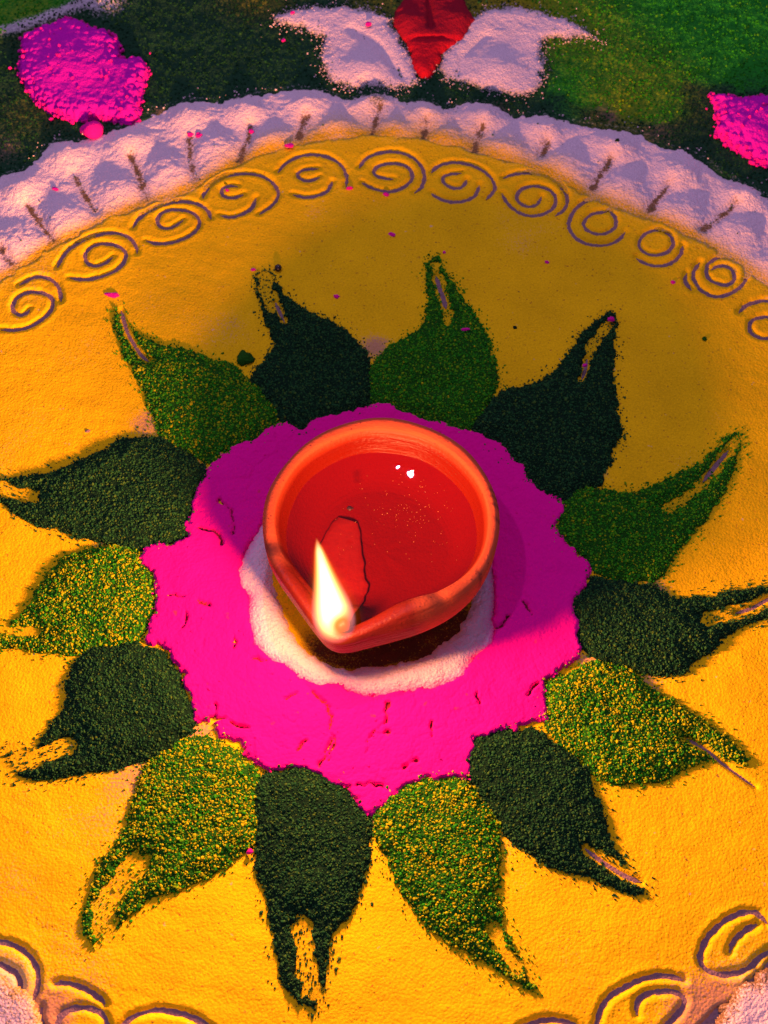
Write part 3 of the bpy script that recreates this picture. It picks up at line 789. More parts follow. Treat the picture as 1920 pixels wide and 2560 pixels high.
wr = slab('white_powder_ring', s_white, h_white, (gPI[:, 0].min() - .004, gPI[:, 0].max() + .004, gPI[:, 1].min() - .004, gPI[:, 1].max() + .004), M_white, (0, -.004, BED), step=.45 * mm,
          attrs={'pnk': lambda x, y, s: .85 * np.exp(-np.clip(sdf(x, y, gPI) + .6 * mm, 0, 1) / (2.0 * mm)), 'yel': lambda x, y, s: .5 * np.exp(-np.clip(s, 0, 1) / (1.6 * mm)) * (sdf(x, y, gWI) > -3 * mm)})
tag(wr, 'thin ring of white powder inside the pink ring, under the lamp', 'powder ring')

# ------------------------------------------------------------------ green ground behind the border
BRIGHT_R = gd(D([(1030, -60), (1800, -60), (1800, 175), (1600, 180), (1490, 185), (1470, 230), (1400, 260), (1250, 240), (1190, 200), (1200, 60)]))  # areas of brighter green powder
BRIGHT_L = gd(D([(-60, -60), (190, -60), (170, 5), (95, 35), (0, 78), (-60, 100)]))
STRIP = gd(D([(-60, 95), (0, 68), (30, 62), (95, 40), (180, 8), (250, -10), (250, -50)]))
gTOP = gd(BORDER_TOP)
gy0 = gd([(0, 620 * K)])[0, 1]
X, Y = grid(XL - .01, XR + .01, gy0 + .0, YT, .7 * mm)
sdd = sdf(X, Y, gDISC)
sl = sdf(X, Y, BRIGHT_R); s2 = sdf(X, Y, BRIGHT_L)
bright_green = 1 / (1 + np.exp(-(sl + (fbm(X, Y, 12 * mm, 60) - .5) * 16 * mm) / (2.2 * mm))) + 1 / (1 + np.exp(-s2 / (1.5 * mm)))
yel = np.zeros(X.shape)
for x, y, r, a in ((1090, 10, 110, .75), (1400, 190, 110, .30), (1250, 60, 120, .28), (560, -20, 80, .35), (60, 30, 80, .25), (1330, 240, 60, .3), (60, 250, 80, .15), (820, 0, 60, .4)):
    g = gd(D([(x, y)]))[0]; rr = r * .2 * mm
    yel += a * np.exp(-((X - g[0]) ** 2 + (Y - g[1]) ** 2) / rr ** 2)
whs = .9 * np.exp(-(seg_dist(X, Y, STRIP, False) / (3.2 * mm)) ** 2)
g = gd(D([(230, 5)]))[0]
whs += .7 * np.exp(-((X - g[0]) ** 2 + (Y - g[1]) ** 2) / (8 * mm) ** 2)
bt = seg_dist(X, Y, gTOP, False)
whs += .22 * np.exp(-bt / (1.6 * mm))
flr = np.zeros(X.shape)
for x, y, r, a in ((345, 245, 20, .6), (1320, 255, 16, .55), (1420, 285, 40, .5), (1300, 240, 30, .45), (10, 320, 40, .5), (1080, 235, 30, .4), (1660, 310, 60, .4)):
    g = gd(D([(x, y)]))[0]; rr = r * .2 * mm
    flr += a * np.exp(-((X - g[0]) ** 2 + (Y - g[1]) ** 2) / rr ** 2)
Z = 1.3 * mm + (fbm(X, Y, 10 * mm, 61) - .5) * 1.6 * mm + (noise(X, Y, 1.5 * mm, 62) - .5) * .6 * mm + 1.0 * mm * whs
sbb = sdf(X, Y, np.concatenate([gTOP, gd(D([(1760, 750), (0, 700), (-80, 700)]))]))
Z = np.where((sdd > 0 * mm) | (sbb > 3 * mm), -.5 * mm, Z)
V, Fc, used = grid_mesh(X, Y, Z, (sdd < 1 * mm) & viewmask(X, Y, .016))
gr = world_mesh('green_powder_ground', V, Fc, M_green, loc=(0, .2, 0), attrs={'bright_green': bright_green.ravel()[used], 'yel': yel.ravel()[used], 'wht': whs.ravel()[used], 'flr': flr.ravel()[used]})
tag(gr, 'field of dark and bright green powder behind the white scalloped border', 'powder bed')
apron('outer_powder', lambda x, y: (sdf(x, y, gDISC) < -20 * mm) & (y > gy0 + .01) & (np.hypot(x, y - .05) + (fbm(x, y, 20 * mm, 305) - .5) * .02 < .34) & (off_frame(x, y, .0185)), M_green, gr, 1.2 * mm, .42, {'bright_green': lambda x, y: np.where(x > .1, .8, .1)})
hx0, hx1, hy0, hy1 = X[0, 0], X[0, -1], Y[0, 0], Y[-1, 0]


def near(Zf, x, y, st_=.7 * mm):
    i = np.clip(((y - hy0) / st_).round().astype(int), 0, Zf.shape[0] - 1)
    j = np.clip(((x - hx0) / st_).round().astype(int), 0, Zf.shape[1] - 1)
    return Zf[i, j]


n = 60000
x = rng.uniform(hx0, hx1, n); y = rng.uniform(hy0, hy1, n)
b_ = near(bt, x, y)
k = (near(sdd, x, y) < -3 * mm) & viewmask(x, y, .012) & (rng.random(n) < .42)
x, y = x[k], y[k]
r = rng.uniform(.28, .6, len(x)) * mm
lt = near(bright_green, x, y)
ye = near(yel, x, y)
t = np.clip(rng.normal(.18, .16, len(x)), 0, .55) + .5 * (rng.random(len(x)) < ye * .5)
gl = (lt > .5)
# ------------------------------------------------------------------ white scalloped border
BP = np.concatenate([gTOP, gd(D([(1760, 900), (1659, 700), (0, 680), (-80, 900)]))])
gO = gd(OUTER, .004); gI = gd(INNER, .003)
gS = [chaikin(gd(p), False) for p in STREAKS]


def s_border(x, y): return np.minimum(sdf(x, y, BP), -sdf(x, y, gDISC) + 3.5 * mm) + (fbm(x, y, 4 * mm, 81) - .5) * 2.6 * mm + (noise(x, y, 1.3 * mm, 82) - .5) * 1.6 * mm


X, Y = grid(XL - .01, XR + .01, BP[:, 1].min() - .004, BP[:, 1].max() + .004, .55 * mm)
s = s_border(X, Y)
cen = np.array([0.0, -0.0])
Zb = np.full(X.shape, 0.0)
cells = []
top_d = seg_dist(X, Y, gTOP, False)
for j, (gx, gy) in enumerate(gO):
    th = math.atan2(gy + .02, gx); rx, ry = 8.2 * mm, 8.0 * mm
    dx, dy = X - gx, Y - gy
    rad = dx * math.cos(th) + dy * math.sin(th); tan = -dx * math.sin(th) + dy * math.cos(th)
    Zb = ((Zb ** 4 + (3.5 * mm * np.exp(-((rad / (6.6 * mm)) ** 2 + (tan / (7.2 * mm)) ** 2))) ** 4) ** .25)
    cells.append(np.hypot(rad * 1.0, tan) - 2 * mm)
for j, (gx, gy) in enumerate(gI):
    th = math.atan2(gy + .02, gx)
    dx, dy = X - gx, Y - gy
    rad = dx * math.cos(th) + dy * math.sin(th); tan = -dx * math.sin(th) + dy * math.cos(th)
    wid = np.clip(7.5 * mm - rad * .35, 3 * mm, 11 * mm)
    Zb = ((Zb ** 4 + (2.5 * mm * np.exp(-((rad / (8.0 * mm)) ** 2 + (tan / wid) ** 2))) ** 4) ** .25)
    cells.append(np.hypot(rad, tan))
cell_id = np.argmin(np.array(cells), 0)
std = np.full(X.shape, 1e9)
for p in gS: std = np.minimum(std, seg_dist(X, Y, p, False))
st_n = std + (fbm(X, Y, 2.2 * mm, 85) - .5) * 3.6 * mm
Zb = Zb + .9 * mm + (fbm(X, Y, 6 * mm, 83) - .5) * .9 * mm + (noise(X, Y, 1.2 * mm, 84) - .5) * .5 * mm
Zb -= 2.0 * mm * np.exp(-(std / (2.0 * mm)) ** 2)
e = np.clip(s / (6.5 * mm), 0, 1)
din = sdf(X, Y, gDISC)
Zb = Zb * np.clip((-din + 3.0 * mm) / (8 * mm), .10, 1) ** .8
Zb = np.where(s > 0, np.maximum(Zb, .5 * mm) * (.12 + .88 * e * (2 - e)) + .75 * mm, .3 * mm)
din = sdf(X, Y, gDISC)
ctr = gd(D([(900, 330)]))[0]
midw = np.exp(-((X - ctr[0]) / (.075)) ** 2)
yl = .95 * np.exp(-np.clip(-din - 1.0 * mm, 0, 1) / ((2.2 + 4.5 * midw) * mm)) * (.7 + .5 * fbm(X, Y, 9 * mm, 88))
fr = .47 * np.exp(-np.clip(st_n, 0, 1) ** 2 / (.9 * mm) ** 2) * (.5 + .9 * noise(X, Y, 2.0 * mm, 91)) + .36 * np.exp(-(std / (4.5 * mm)) ** 2) * (top_d > 4 * mm)
gn = .58 * np.exp(-np.clip(s, 0, 1) / (1.8 * mm)) * (top_d < 8 * mm)
g = gd(D([(815, 225)]))[0]
gn += .55 * np.exp(-((X - g[0]) ** 2 + (Y - g[1]) ** 2) / (5 * mm) ** 2)
root = bpy.data.objects.new('white_powder_border', None); COL.objects.link(root)
g = gd(D([(850, 300)]))[0]; root.location = (g[0], g[1], 0)
root.empty_display_size = .01
tag(root, 'white powder border of scalloped shell lobes along the yellow bed\'s upper edge', 'powder border')
bpy.context.view_layer.update()
vm = viewmask(X, Y, .016)
for c in range(len(cells)):
    m_ = (cell_id == c) & (s > -.3 * mm) & vm
    if m_.sum() < 12: continue
    # quads belong to the cell of their lower-left corner so that neighbours butt
    ny, nx = X.shape
    q = m_[:-1, :-1]
    idx = np.arange(nx * ny).reshape(ny, nx)
    Fc = np.stack([idx[:-1, :-1][q], idx[:-1, 1:][q], idx[1:, 1:][q], idx[1:, :-1][q]], 1)
    if len(Fc) < 10: continue
    used = np.unique(Fc); mp = np.full(nx * ny, -1); mp[used] = np.arange(len(used))
    V = np.stack([X.ravel()[used], Y.ravel()[used], Zb.ravel()[used]], 1)
    world_mesh('outer_lobe' if c < len(gO) else 'inner_lobe', V, mp[Fc], M_white, parent=root,
               attrs={'yel': yl.ravel()[used], 'flr': fr.ravel()[used], 'grn': gn.ravel()[used]})

# grains of the green field (kept off the border)
kk = s_border(x, y) < 0
gr_x, gr_y, gr_r, gr_t, gr_gl = x[kk], y[kk], r[kk], t[kk], gl[kk]
gz = near(Z, gr_x, gr_y) + gr_r * .2
grains('dark_green_grains', gr_x[~gr_gl], gr_y[~gr_gl], gz[~gr_gl], gr_r[~gr_gl], gr_t[~gr_gl] * .6, M_darkg, parent=gr)
grains('bright_green_grains', gr_x[gr_gl], gr_y[gr_gl], gz[gr_gl], gr_r[gr_gl], gr_t[gr_gl] * .75, M_lightg, parent=gr)
# dark green grains strewn over the border's rim and streaks
n = 30000
x = rng.uniform(hx0, hx1, n); y = rng.uniform(BP[:, 1].min(), BP[:, 1].max(), n)
sb = s_border(x, y); td = seg_dist(x, y, gTOP, False)
sdm = np.full(n, 1e9)
for p in gS: sdm = np.minimum(sdm, seg_dist(x, y, p, False))
pr = .38 * np.exp(-np.abs(sb) / (1.1 * mm)) * (td < 5 * mm) + .12 * np.exp(-(sdm / (1.3 * mm)) ** 2) * (sb > 0) + .003 * (sb > 0)
k = (rng.random(n) < pr) & viewmask(x, y)
x, y = x[k], y[k]
ii = np.clip(((y - Y[0, 0]) / (.55 * mm)).round().astype(int), 0, Y.shape[0] - 1); jj = np.clip(((x - X[0, 0]) / (.55 * mm)).round().astype(int), 0, X.shape[1] - 1)
grains('strewn_grains', x, y, Zb[ii, jj] + .1 * mm, rng.uniform(.2, .4, len(x)) * mm, np.clip(rng.normal(.3, .2, len(x)), 0, 1), M_darkg, parent=root)


n = 16000
x = rng.uniform(hx0, hx1, n); y = rng.uniform(BP[:, 1].min(), BP[:, 1].max(), n)
td = sdf(x, y, BP)
k = (rng.random(n) < .55 * np.exp(-np.abs(td + 1.2 * mm) / (1.3 * mm)) * (td < 1.5 * mm) * (seg_dist(x, y, gTOP, False) < 8 * mm)) & viewmask(x, y)
x, y = x[k], y[k]
grains('strewn_white_grains', x, y, np.full(len(x), 1.75 * mm) + .6 * mm * (td[k] > 0), rng.uniform(.18, .42, len(x)) * mm, np.zeros(len(x)), M_white, parent=root)

# ------------------------------------------------------------------ white wings, red flower, magenta heaps
def mound(name, outl, hm, mat, seed, label, cat, bumps=(), rough=.5, en=2.4, soft=5, attrs=None, lump=0, group=None, grooves=(), base=1.3 * mm, step=.6 * mm):
    P = chaikin(gd(outl, .002), True, 1)

    def sf(x, y):
        q = sdf(x, y, P) + (fbm(x, y, 4 * mm, seed, 4) - .5) * en * mm
        return q

    def hf(x, y, s):
        u = np.clip(s / (soft * mm), 0, 1)
        h = hm * mm * np.sqrt(u * (2 - u)) + (fbm(x, y, 5 * mm, seed + 1, 4) - .5) * rough * mm + (noise(x, y, 1.2 * mm, seed + 4) - .5) * .25 * mm
        for (bx, by), rr, a in bumps:
            g = gd(D([(bx, by)]), .003)[0]
            h = h + a * mm * np.exp(-((x - g[0]) ** 2 + (y - g[1]) ** 2) / (rr * mm) ** 2) * u
        for gp, w, a in grooves:
            h = h - a * mm * np.exp(-(seg_dist(x, y, gd(D(gp), .003), False) / (w * mm)) ** 2) * u
        if lump:
            v, i = vor(x, y, 3.4 * mm, seed + 9)
            w_ = np.clip(1 - s / (9 * mm), 0.05, 1)
            h = h + lump * mm * (np.clip(v / (1.4 * mm), 0, 1) - .5 + (i - .5) * .8) * w_
        return base + np.where(s > 0, np.maximum(h, 0), -.6 * mm)
    c = P.mean(0)
    o = slab(name, sf, hf, (P[:, 0].min() - .004, P[:, 0].max() + .004, P[:, 1].min() - .004, P[:, 1].max() + .004), mat, (c[0], c[1], 0.0009), step=step, attrs=attrs)
    tag(o, label, cat, group)
    return o, sf, hf, P


edge_g = {'grn': lambda x, y, s: .66 * np.exp(-np.clip(s, 0, 1) / (2.4 * mm)) * (.5 + fbm(x, y, 5 * mm, 77)), 'yel': lambda x, y, s: 0 * x, 'flr': lambda x, y, s: 0 * x}
wing_L = mound('powder_wing', WING_L, 1.6, M_white, 201, 'white powder paisley wing left of the red powder flower at the top', 'powder motif', bumps=[((785, 148), 8, 1.9)], attrs=edge_g,
      group='white wings beside the red flower', grooves=[([(760, 60), (820, 100), (860, 150), (885, 180)], 2.4, 1.2)], en=4.6)
wing_R = mound('powder_wing', WING_R, 1.6, M_white, 211, 'white powder paisley wing right of the red powder flower, tail trailing right', 'powder motif', bumps=[((1075, 148), 8.5, 1.9)], attrs=edge_g,
      group='white wings beside the red flower', grooves=[([(990, 160), (1000, 120), (1050, 75)], 2.2, 1.0)], en=4.6)
for o, sf, hf, P in (wing_L, wing_R):
    for nm, mt, n, sp_ in (('strewn_white_grains', M_white, 9000, 1.6), ('strewn_green_grains', M_darkg, 5000, 1.0)):
        x = rng.uniform(P[:, 0].min() - .005, P[:, 0].max() + .005, n); y = rng.uniform(P[:, 1].min() - .005, P[:, 1].max() + .005, n)
        s_ = sf(x, y)
        k = (rng.random(n) < .75 * np.exp(-np.abs(s_) / (sp_ * mm)))
        x, y, s_ = x[k], y[k], s_[k]
        grains(nm, x, y, np.where(s_ > 0, hf(x, y, s_), 1.7 * mm), rng.uniform(.15, .38, len(x)) * mm, rng.random(len(x)) * .6, mt, parent=o)
mound('powder_flower', RED, 3.0, M_red, 221, 'crimson powder tulip shape between the two white wings at the top', 'powder motif', attrs={'drk': lambda x, y, s: np.where(y > gd(D([(920, 88)]))[0, 1], .62, .0) + 0 * x},
      grooves=[([(928, -20), (930, 60)], 1.6, 1.8), ([(880, 88), (985, 88)], 1.4, 1.2)], bumps=[((885, 50), 5, 1.3), ((985, 45), 5, 1.3)], base=1.8 * mm)
for outl, seed, lab, bm in ((HEAP_L, 231, 'round heap of magenta powder with crumbly edge at upper left', [((150, 140), 12, 2.0)]),
                            (HEAP_R, 241, 'heap of magenta powder cut off by the right picture edge', [((1640, 280), 12, 2.0)])):
    o, sf, hf, P = mound('magenta_heap', outl, 4.2, M_heap, seed, lab, 'powder heap', bumps=bm, lump=1.3, rough=1.3, en=3.0, soft=6, group='magenta powder heaps behind the border', attrs={'crk': lambda x, y, s: 0 * x}, step=.5 * mm)
    n = 5000
    x = rng.uniform(P[:, 0].min() - .004, P[:, 0].max() + .004, n); y = rng.uniform(P[:, 1].min() - .004, P[:, 1].max() + .004, n)
    s_ = sf(x, y)
    k = (rng.random(n) < np.where(np.abs(s_) < 1.0 * mm, .35, np.where(s_ < 0, .02 * np.exp(s_ / (2 * mm)), .02))) & viewmask(x, y)
    x, y, s_ = x[k], y[k], s_[k]
    r_ = rng.uniform(.35, 1.05, len(x)) * mm
    grains('heap_crumbs', x, y, np.where(s_ > 0, hf(x, y, s_), 1.8 * mm) + r_ * .2, r_, rng.random(len(x)), M_pinkc, parent=o)

mound('powder_patch', D([(-90, 2090), (-20, 2098), (40, 2130), (78, 2185), (100, 2240), (130, 2330), (-90, 2330)]), 1.2, M_white, 251, 'thin white powder patch in the bottom left corner', 'powder patch', en=6,
      attrs={'grn': lambda x, y, s: .42 * fbm(x, y, 4 * mm, 252) + .3 * np.exp(-np.clip(s, 0, 1) / (3 * mm)), 'yel': lambda x, y, s: .6 * np.exp(-np.clip(s, 0, 1) / (4 * mm)), 'flr': lambda x, y, s: .45 * fbm(x, y, 5 * mm, 253)}, group='white powder at the bottom corners')
mound('powder_patch', D([(1760, 2030), (1680, 2085), (1630, 2118), (1585, 2145), (1550, 2185), (1490, 2250), (1470, 2330), (1760, 2330)]), 1.6, M_white, 261, 'white powder patch in the bottom right corner', 'powder patch', en=6,
      attrs={'grn': lambda x, y, s: .45 * np.exp(-np.clip(s, 0, 1) / (2 * mm)), 'yel': lambda x, y, s: .5 * np.exp(-np.clip(s, 0, 1) / (3 * mm)), 'flr': lambda x, y, s: .75 * np.exp(-np.clip(s, 0, 1) / (4 * mm))}, group='white powder at the bottom corners')
# ------------------------------------------------------------------ loose crumbs and the bead
import bmesh


def crumb(name, px, py, w, h_, mat, z, label, cat, group=None, rot=0, seed=0):
    for _ in range(3):
        g = gd(D([(px, py)]), z)[0]
        if s_border(np.array([g[0]]), np.array([g[1]]))[0] > 0 and sdf(np.array([g[0]]), np.array([g[1]]), gDISC)[0] < 1 * mm:
            z = float(Zb[np.clip(int(round((g[1] - Y[0, 0]) / (.55 * mm))), 0, Y.shape[0] - 1), np.clip(int(round((g[0] - X[0, 0]) / (.55 * mm))), 0, X.shape[1] - 1)])
    bm = bmesh.new(); bmesh.ops.create_icosphere(bm, subdivisions=3, radius=1)
    r = random.Random(seed)
    ph = [(Vector((r.gauss(0, 1), r.gauss(0, 1), r.gauss(0, 1))) * 2.6, r.uniform(0, 6)) for _ in range(5)]
    for v in bm.verts:
        k = 1 + .16 * sum(math.sin(v.co.dot(a) + p) for a, p in ph) / 1.5
        v.co = Vector((v.co.x * w, v.co.y * h_, max(v.co.z, -.3) * min(w, h_) * .8)) * k
    me = bpy.data.meshes.new(name); bm.to_mesh(me); bm.free()
    me.polygons.foreach_set('use_smooth', [True] * len(me.polygons))
    o = link(name, me, mat, (g[0], g[1], z + min(w, h_) * .12))
    o.rotation_euler = (0, 0, rot)
    tag(o, label, cat, group)
    return o


CR = [(243, 638, 2.7, 1.05, 'flat pink powder crumb above the tip of the upper left green petal', BED), (727, 641, 1.15, .8, 'pink powder crumb to the right of the black bead', BED),
      (847, 507, 1.4, .8, 'pink powder crumb on the yellow bed below the middle spiral', BED), (755, 407, 1.2, .9, 'pink powder crumb between the fifth and sixth spirals', BED),
      (834, 421, 1.2, .9, 'pink powder crumb just under the top middle spiral', BED), (412, 288, 1.3, 1.1, 'left one of two pink crumbs touching on a white lobe', .0045), (430, 293, 1.4, 1.0, 'right one of two pink crumbs touching on a white lobe', .0045),
      (543, 284, 1.2, .9, 'pink crumb on the white border at the head of a bare streak', .004), (625, 315, 1.7, .9, 'pink crumb where white border meets yellow bed', .0025), (120, 409, 1.2, .8, 'pink crumb on the white border at far left', .004),
      (548, 583, .9, .7, 'tiny pink crumb left of the black bead', BED), (490, 411, .7, .6, 'tiny pink speck on the fourth spiral from left', BED + .0005), (797, 53, 1.2, 1.5, 'pink crumb on the left white wing', .0035),
      (612, 88, .8, .8, 'pink speck on dark green powder near the left wing', .0018), (632, 28, .9, .8, 'pink speck at the tip of the left white wing', .003), (960, 546, .6, .6, 'tiny pink speck above the straight up petal', BED),
      (1182, 567, .8, .6, 'tiny pink speck right of the straight up petal tip', BED), (1455, 610, .8, .7, 'tiny pink speck under the small spirals at right', BED), (540, 1840, .9, .8, 'pink crumb between two bottom petals', .0025),
      (1007, 712, 1.4, .6, 'pink streaky crumb lying on the straight up green petal', .0045), (1320, 690, 1.3, 1.1, 'reddish crumb on the tip of the upper right dark petal', .003), (1263, 790, .9, .7, 'pale pink crumb in the slit of upper right petal', .003)]
for i, (px, py, w, h_, lab, z) in enumerate(CR):
    crumb('powder_crumb', px, py, w * mm, h_ * mm, M_pinkc, z, lab, 'crumb', 'loose pink crumbs', rot=(-.15 if i == 0 else random.uniform(-.6, .6)), seed=i)
crumb('powder_lump', 199, 284, 4.6 * mm, 3.4 * mm, M_pinkc, .004, 'large magenta lump fallen from the heap onto the white border', 'lump', seed=50)
crumb('powder_lump', 528, 776, 2.7 * mm, 3.0 * mm, M_light, BED, 'round green powder lump between the two upper left petals', 'lump', seed=51)
for i, (px, py, r, lab, z, mt) in enumerate([(190, 932, .8, 'brown speck on the yellow bed above the broad left petal', BED, M_scratch), (1522, 733, 1.0, 'green powder speck on the yellow bed at right', BED, M_light),
                                             (1334, 303, .9, 'black green speck on a white lobe right of centre', .0045, M_dark), (1113, 708, .8, 'dark speck beside the straight up petal on its right', BED, M_dark),
                                             (1543, 350, .8, 'dark speck on the white lobe at far right', .0045, M_dark), (1262, 902, .7, 'dark speck off the right flank of the upper right petal', BED, M_dark),
                                             (72, 1970 - 8, .01, '', BED, M_dark)]):
    if not lab: continue
    crumb('powder_speck', px, py, r * mm, r * mm * .8, mt, z, lab, 'speck', 'stray dark specks', seed=60 + i)
g = gd(D([(601, 580)]), .002)[0]
bm = bmesh.new(); bmesh.ops.create_uvsphere(bm, u_segments=20, v_segments=12, radius=1.35 * mm)
me = bpy.data.meshes.new('black_bead'); bm.to_mesh(me); bm.free(); me.polygons.foreach_set('use_smooth', [True] * len(me.polygons))
tag(link('black_bead', me, M_bead, (g[0], g[1], BED + 1.0 * mm)), 'tiny shiny black bead on the yellow bed above the dark petal', 'bead')

# ------------------------------------------------------------------ the clay lamp
cl = bpy.data.materials.new('red_clay'); cl.use_nodes = True
t = NT(cl); b = t.n['Principled BSDF']
pos = t.node('ShaderNodeTexCoord').outputs['Object']
nz = t.node('ShaderNodeTexNoise', i_Scale=90.0, i_Detail=5.0); t.link(pos, nz.inputs['Vector'])
nf = t.node('ShaderNodeTexNoise', i_Scale=900.0, i_Detail=4.0, i_Roughness=.65); t.link(pos, nf.inputs['Vector'])
mp_ = t.node('ShaderNodeMapping'); mp_.inputs['Scale'].default_value = (60, 60, 1400); t.link(pos, mp_.inputs['Vector'])
nr_ = t.node('ShaderNodeTexNoise', i_Scale=1.0, i_Detail=3.0); t.link(mp_.outputs[0], nr_.inputs['Vector'])
wet = t.node('ShaderNodeAttribute', attribute_name='wet').outputs['Fac']
sm = t.node('ShaderNodeAttribute', attribute_name='dark_mark').outputs['Fac']
c = t.mix(nz.outputs[0], (0.50, 0.060, 0.014), (0.66, 0.10, 0.022))
c = t.mix(t.math('MULTIPLY', t.math('SUBTRACT', nf.outputs[0], .56), 5.0, clamp=True), c, (0.42, 0.07, 0.025))
vp = t.node('ShaderNodeTexVoronoi', i_Scale=520.0); t.link(pos, vp.inputs['Vector'])
c = t.mix(t.math('MULTIPLY', t.math('MULTIPLY', t.math('SUBTRACT', .22, vp.outputs['Distance']), 8.0, clamp=True), t.math('GREATER_THAN', nz.outputs[0], .5)), c, (0.25, 0.03, 0.012))
c = t.mix(wet, c, (0.15, 0.0045, 0.002))
c = t.mix(sm, c, (0.10, 0.012, 0.008))
t.link(c, b.inputs['Base Color'])
ro = t.math('SUBTRACT', .8, t.math('MULTIPLY', wet, t.math('ADD', .40, t.math('MULTIPLY', nf.outputs[0], .25))))
t.link(ro, b.inputs['Roughness'])
sz = t.node('ShaderNodeSeparateXYZ'); t.link(t.node('ShaderNodeNewGeometry').outputs['Position'], sz.inputs[0])
sub_ = t.math('MULTIPLY', t.math('LESS_THAN', sz.outputs[2], OILZ + .0004), t.math('GREATER_THAN', wet, .9))
t.link(t.math('SUBTRACT', t.math('SUBTRACT', .45, t.math('MULTIPLY', wet, .2)), t.math('MULTIPLY', sub_, .26), clamp=True), b.inputs['Specular IOR Level'])
hh = t.math('ADD', t.math('MULTIPLY', nf.outputs[0], .5), t.math('MULTIPLY', nr_.outputs[0], .7))
bp = t.node('ShaderNodeBump', i_Strength=.8, i_Distance=.0006); t.link(hh, bp.inputs['Height']); t.link(bp.outputs[0], b.inputs['Normal'])

tip_g = raw(722 * K, 1392 * K, RIM - .003) - OFF
le = raw(566 * K, 1119 * K, RIM) - OFF
re_ = raw(1082 * K, 1119 * K, RIM) - OFF
R0 = (re_[0] - le[0]) / 2
tip_d = math.hypot(*tip_g); tip_a = math.atan2(tip_g[1], tip_g[0])
print('R0', R0, 'tip', tip_g, tip_d / R0, 'ang', math.degrees(tip_a))


def hull_r(phi, R, r2, d2):
    """radius from the bowl centre, at angle phi from the spout, of the hull of circle R and tip circle r2 at distance d2"""
    # sample both circles and the tangent line
    al = math.acos((R - r2) / d2)
    p = abs((phi + math.pi) % (2 * math.pi) - math.pi)
    # tangent points at angle al on both circles
    t1 = (R * math.cos(al), R * math.sin(al)); t2 = (d2 + r2 * math.cos(al), r2 * math.sin(al))
    a1 = math.atan2(t1[1], t1[0]); a2 = math.atan2(t2[1], t2[0])
    if p >= a1: return R
    if p <= a2:
        return d2 * math.cos(p) + math.sqrt(max(r2 * r2 - (d2 * math.sin(p)) ** 2, 0))
    return R / math.cos(p - al) if True else R


NP = 240
r_out = R0; r2o = .16 * R0; d2o = tip_d - r2o
r_in = R0 * .885; r2i = .035 * R0; d2i = tip_d - .13 * R0 - r2i
ang = np.linspace(-math.pi, math.pi, NP, endpoint=False)
Oc = np.array([hull_r(a, r_out, r2o, d2o) for a in ang])
Ic = np.array([hull_r(a, r_in, r2i, d2i) for a in ang])


def smooth_c(a, k):
    w = np.ones(k) / k
    return np.convolve(np.r_[a[-k:], a, a[:k]], w, 'same')[k:-k]


Oc = smooth_c(Oc, 7); Ic = smooth_c(Ic, 5)
spw = np.exp(-(ang / .42) ** 2)             # how much of the spout an angle is
side = np.exp(-((np.abs(ang) - .72) / .22) ** 2)
wob = lambda sd_, a_: a_ * np.array([math.sin(2 * x + sd_) + .6 * math.sin(3 * x + 2.1 * sd_) + .4 * math.sin(5 * x + sd_ * .7) for x in ang])
Oc *= 1 + wob(1.3, .006); Ic *= 1 + wob(4.1, .008)
gR = np.exp(-((ang - .68) / .50) ** 2); gL = np.exp(-((ang + .52) / .34) ** 2)
Ol = Oc - .0030 * gR - .0004 * gL           # lip ridge, drawn in over the pinched right flank
Ic = Ic - .0042 * gR - .0016 * gL
lipw = Ol - Ic
Zr = RIM * (1 - .10 * spw) + RIM * wob(2.2, .010) + RIM * .02 * side
# profile rows: (kind, blend) -> radius and height
rows = []
Rb = R0 * .50
cosb = lambda a: a


def add(r, z): rows.append((np.broadcast_to(r, (NP,)).copy(), np.broadcast_to(z, (NP,)).copy()))


B2 = BED - .0006
add(0.02 * R0, B2)
add(Rb * .9, B2)
add(Rb, B2 + .0003)
# outer wall swells outward, then comes in a touch below the lip
for u in (.08, .18, .3, .42, .54, .66, .76, .85, .92):
    k = math.sin(u * math.pi / 2) ** .8
    r = Rb + (Oc * (.985 + .015 * (u > .5)) - Rb) * k
    add(r, B2 + (Zr - .0038 - B2) * (u ** 1.25) - .0022 * gR * u * u)
add((Oc + Ol) / 2 * .998, Zr - .0028)
add(Ol + .0001, Zr - .0016)
add(Ol - .0005, Zr - .0006)
add(Ol - lipw * .22, Zr - .0001)
add(Ol - lipw * .45, Zr + .0000 - .0005 * gL)
add(Ol - lipw * .72, Zr - .0004 - .0012 * gL)
add(Ic + lipw * .08, Zr - .0010 - .0020 * gL)
add(Ic, Zr - .0019 - .0026 * gL)
ib = R0 * .30
for u in (.9, .8, .7, .6, .5, .4, .3, .2, .12, .05):
    k = u ** .27
    chan = Ic
    r = ib + (chan * .985 - ib) * (k ** (1 + .9 * 0))
    zz = .0045 + (Zr - .0022 - .0045) * (u ** 1.15)
    # the spout's floor rises towards its tip
    add(r, zz)
add(ib * .5, .0043)
add(.02 * R0, .0042)
nr = len(rows)
V = []
for j, (r, z) in enumerate(rows):
    a = ang + tip_a
    dn = .00010 * np.array([math.sin(5 * x + j * .25) + math.sin(9 * x - j * .3) for x in ang])
    if j < 3: dn = dn * 0
    V.append(np.stack([(r + dn) * np.cos(a), (r + dn) * np.sin(a), z + dn * .35], 1))
V = np.concatenate(V)
i = np.arange(NP); i2 = (i + 1) % NP
Fq = np.concatenate([np.stack([j * NP + i, j * NP + i2, (j + 1) * NP + i2, (j + 1) * NP + i], 1) for j in range(nr - 1)])
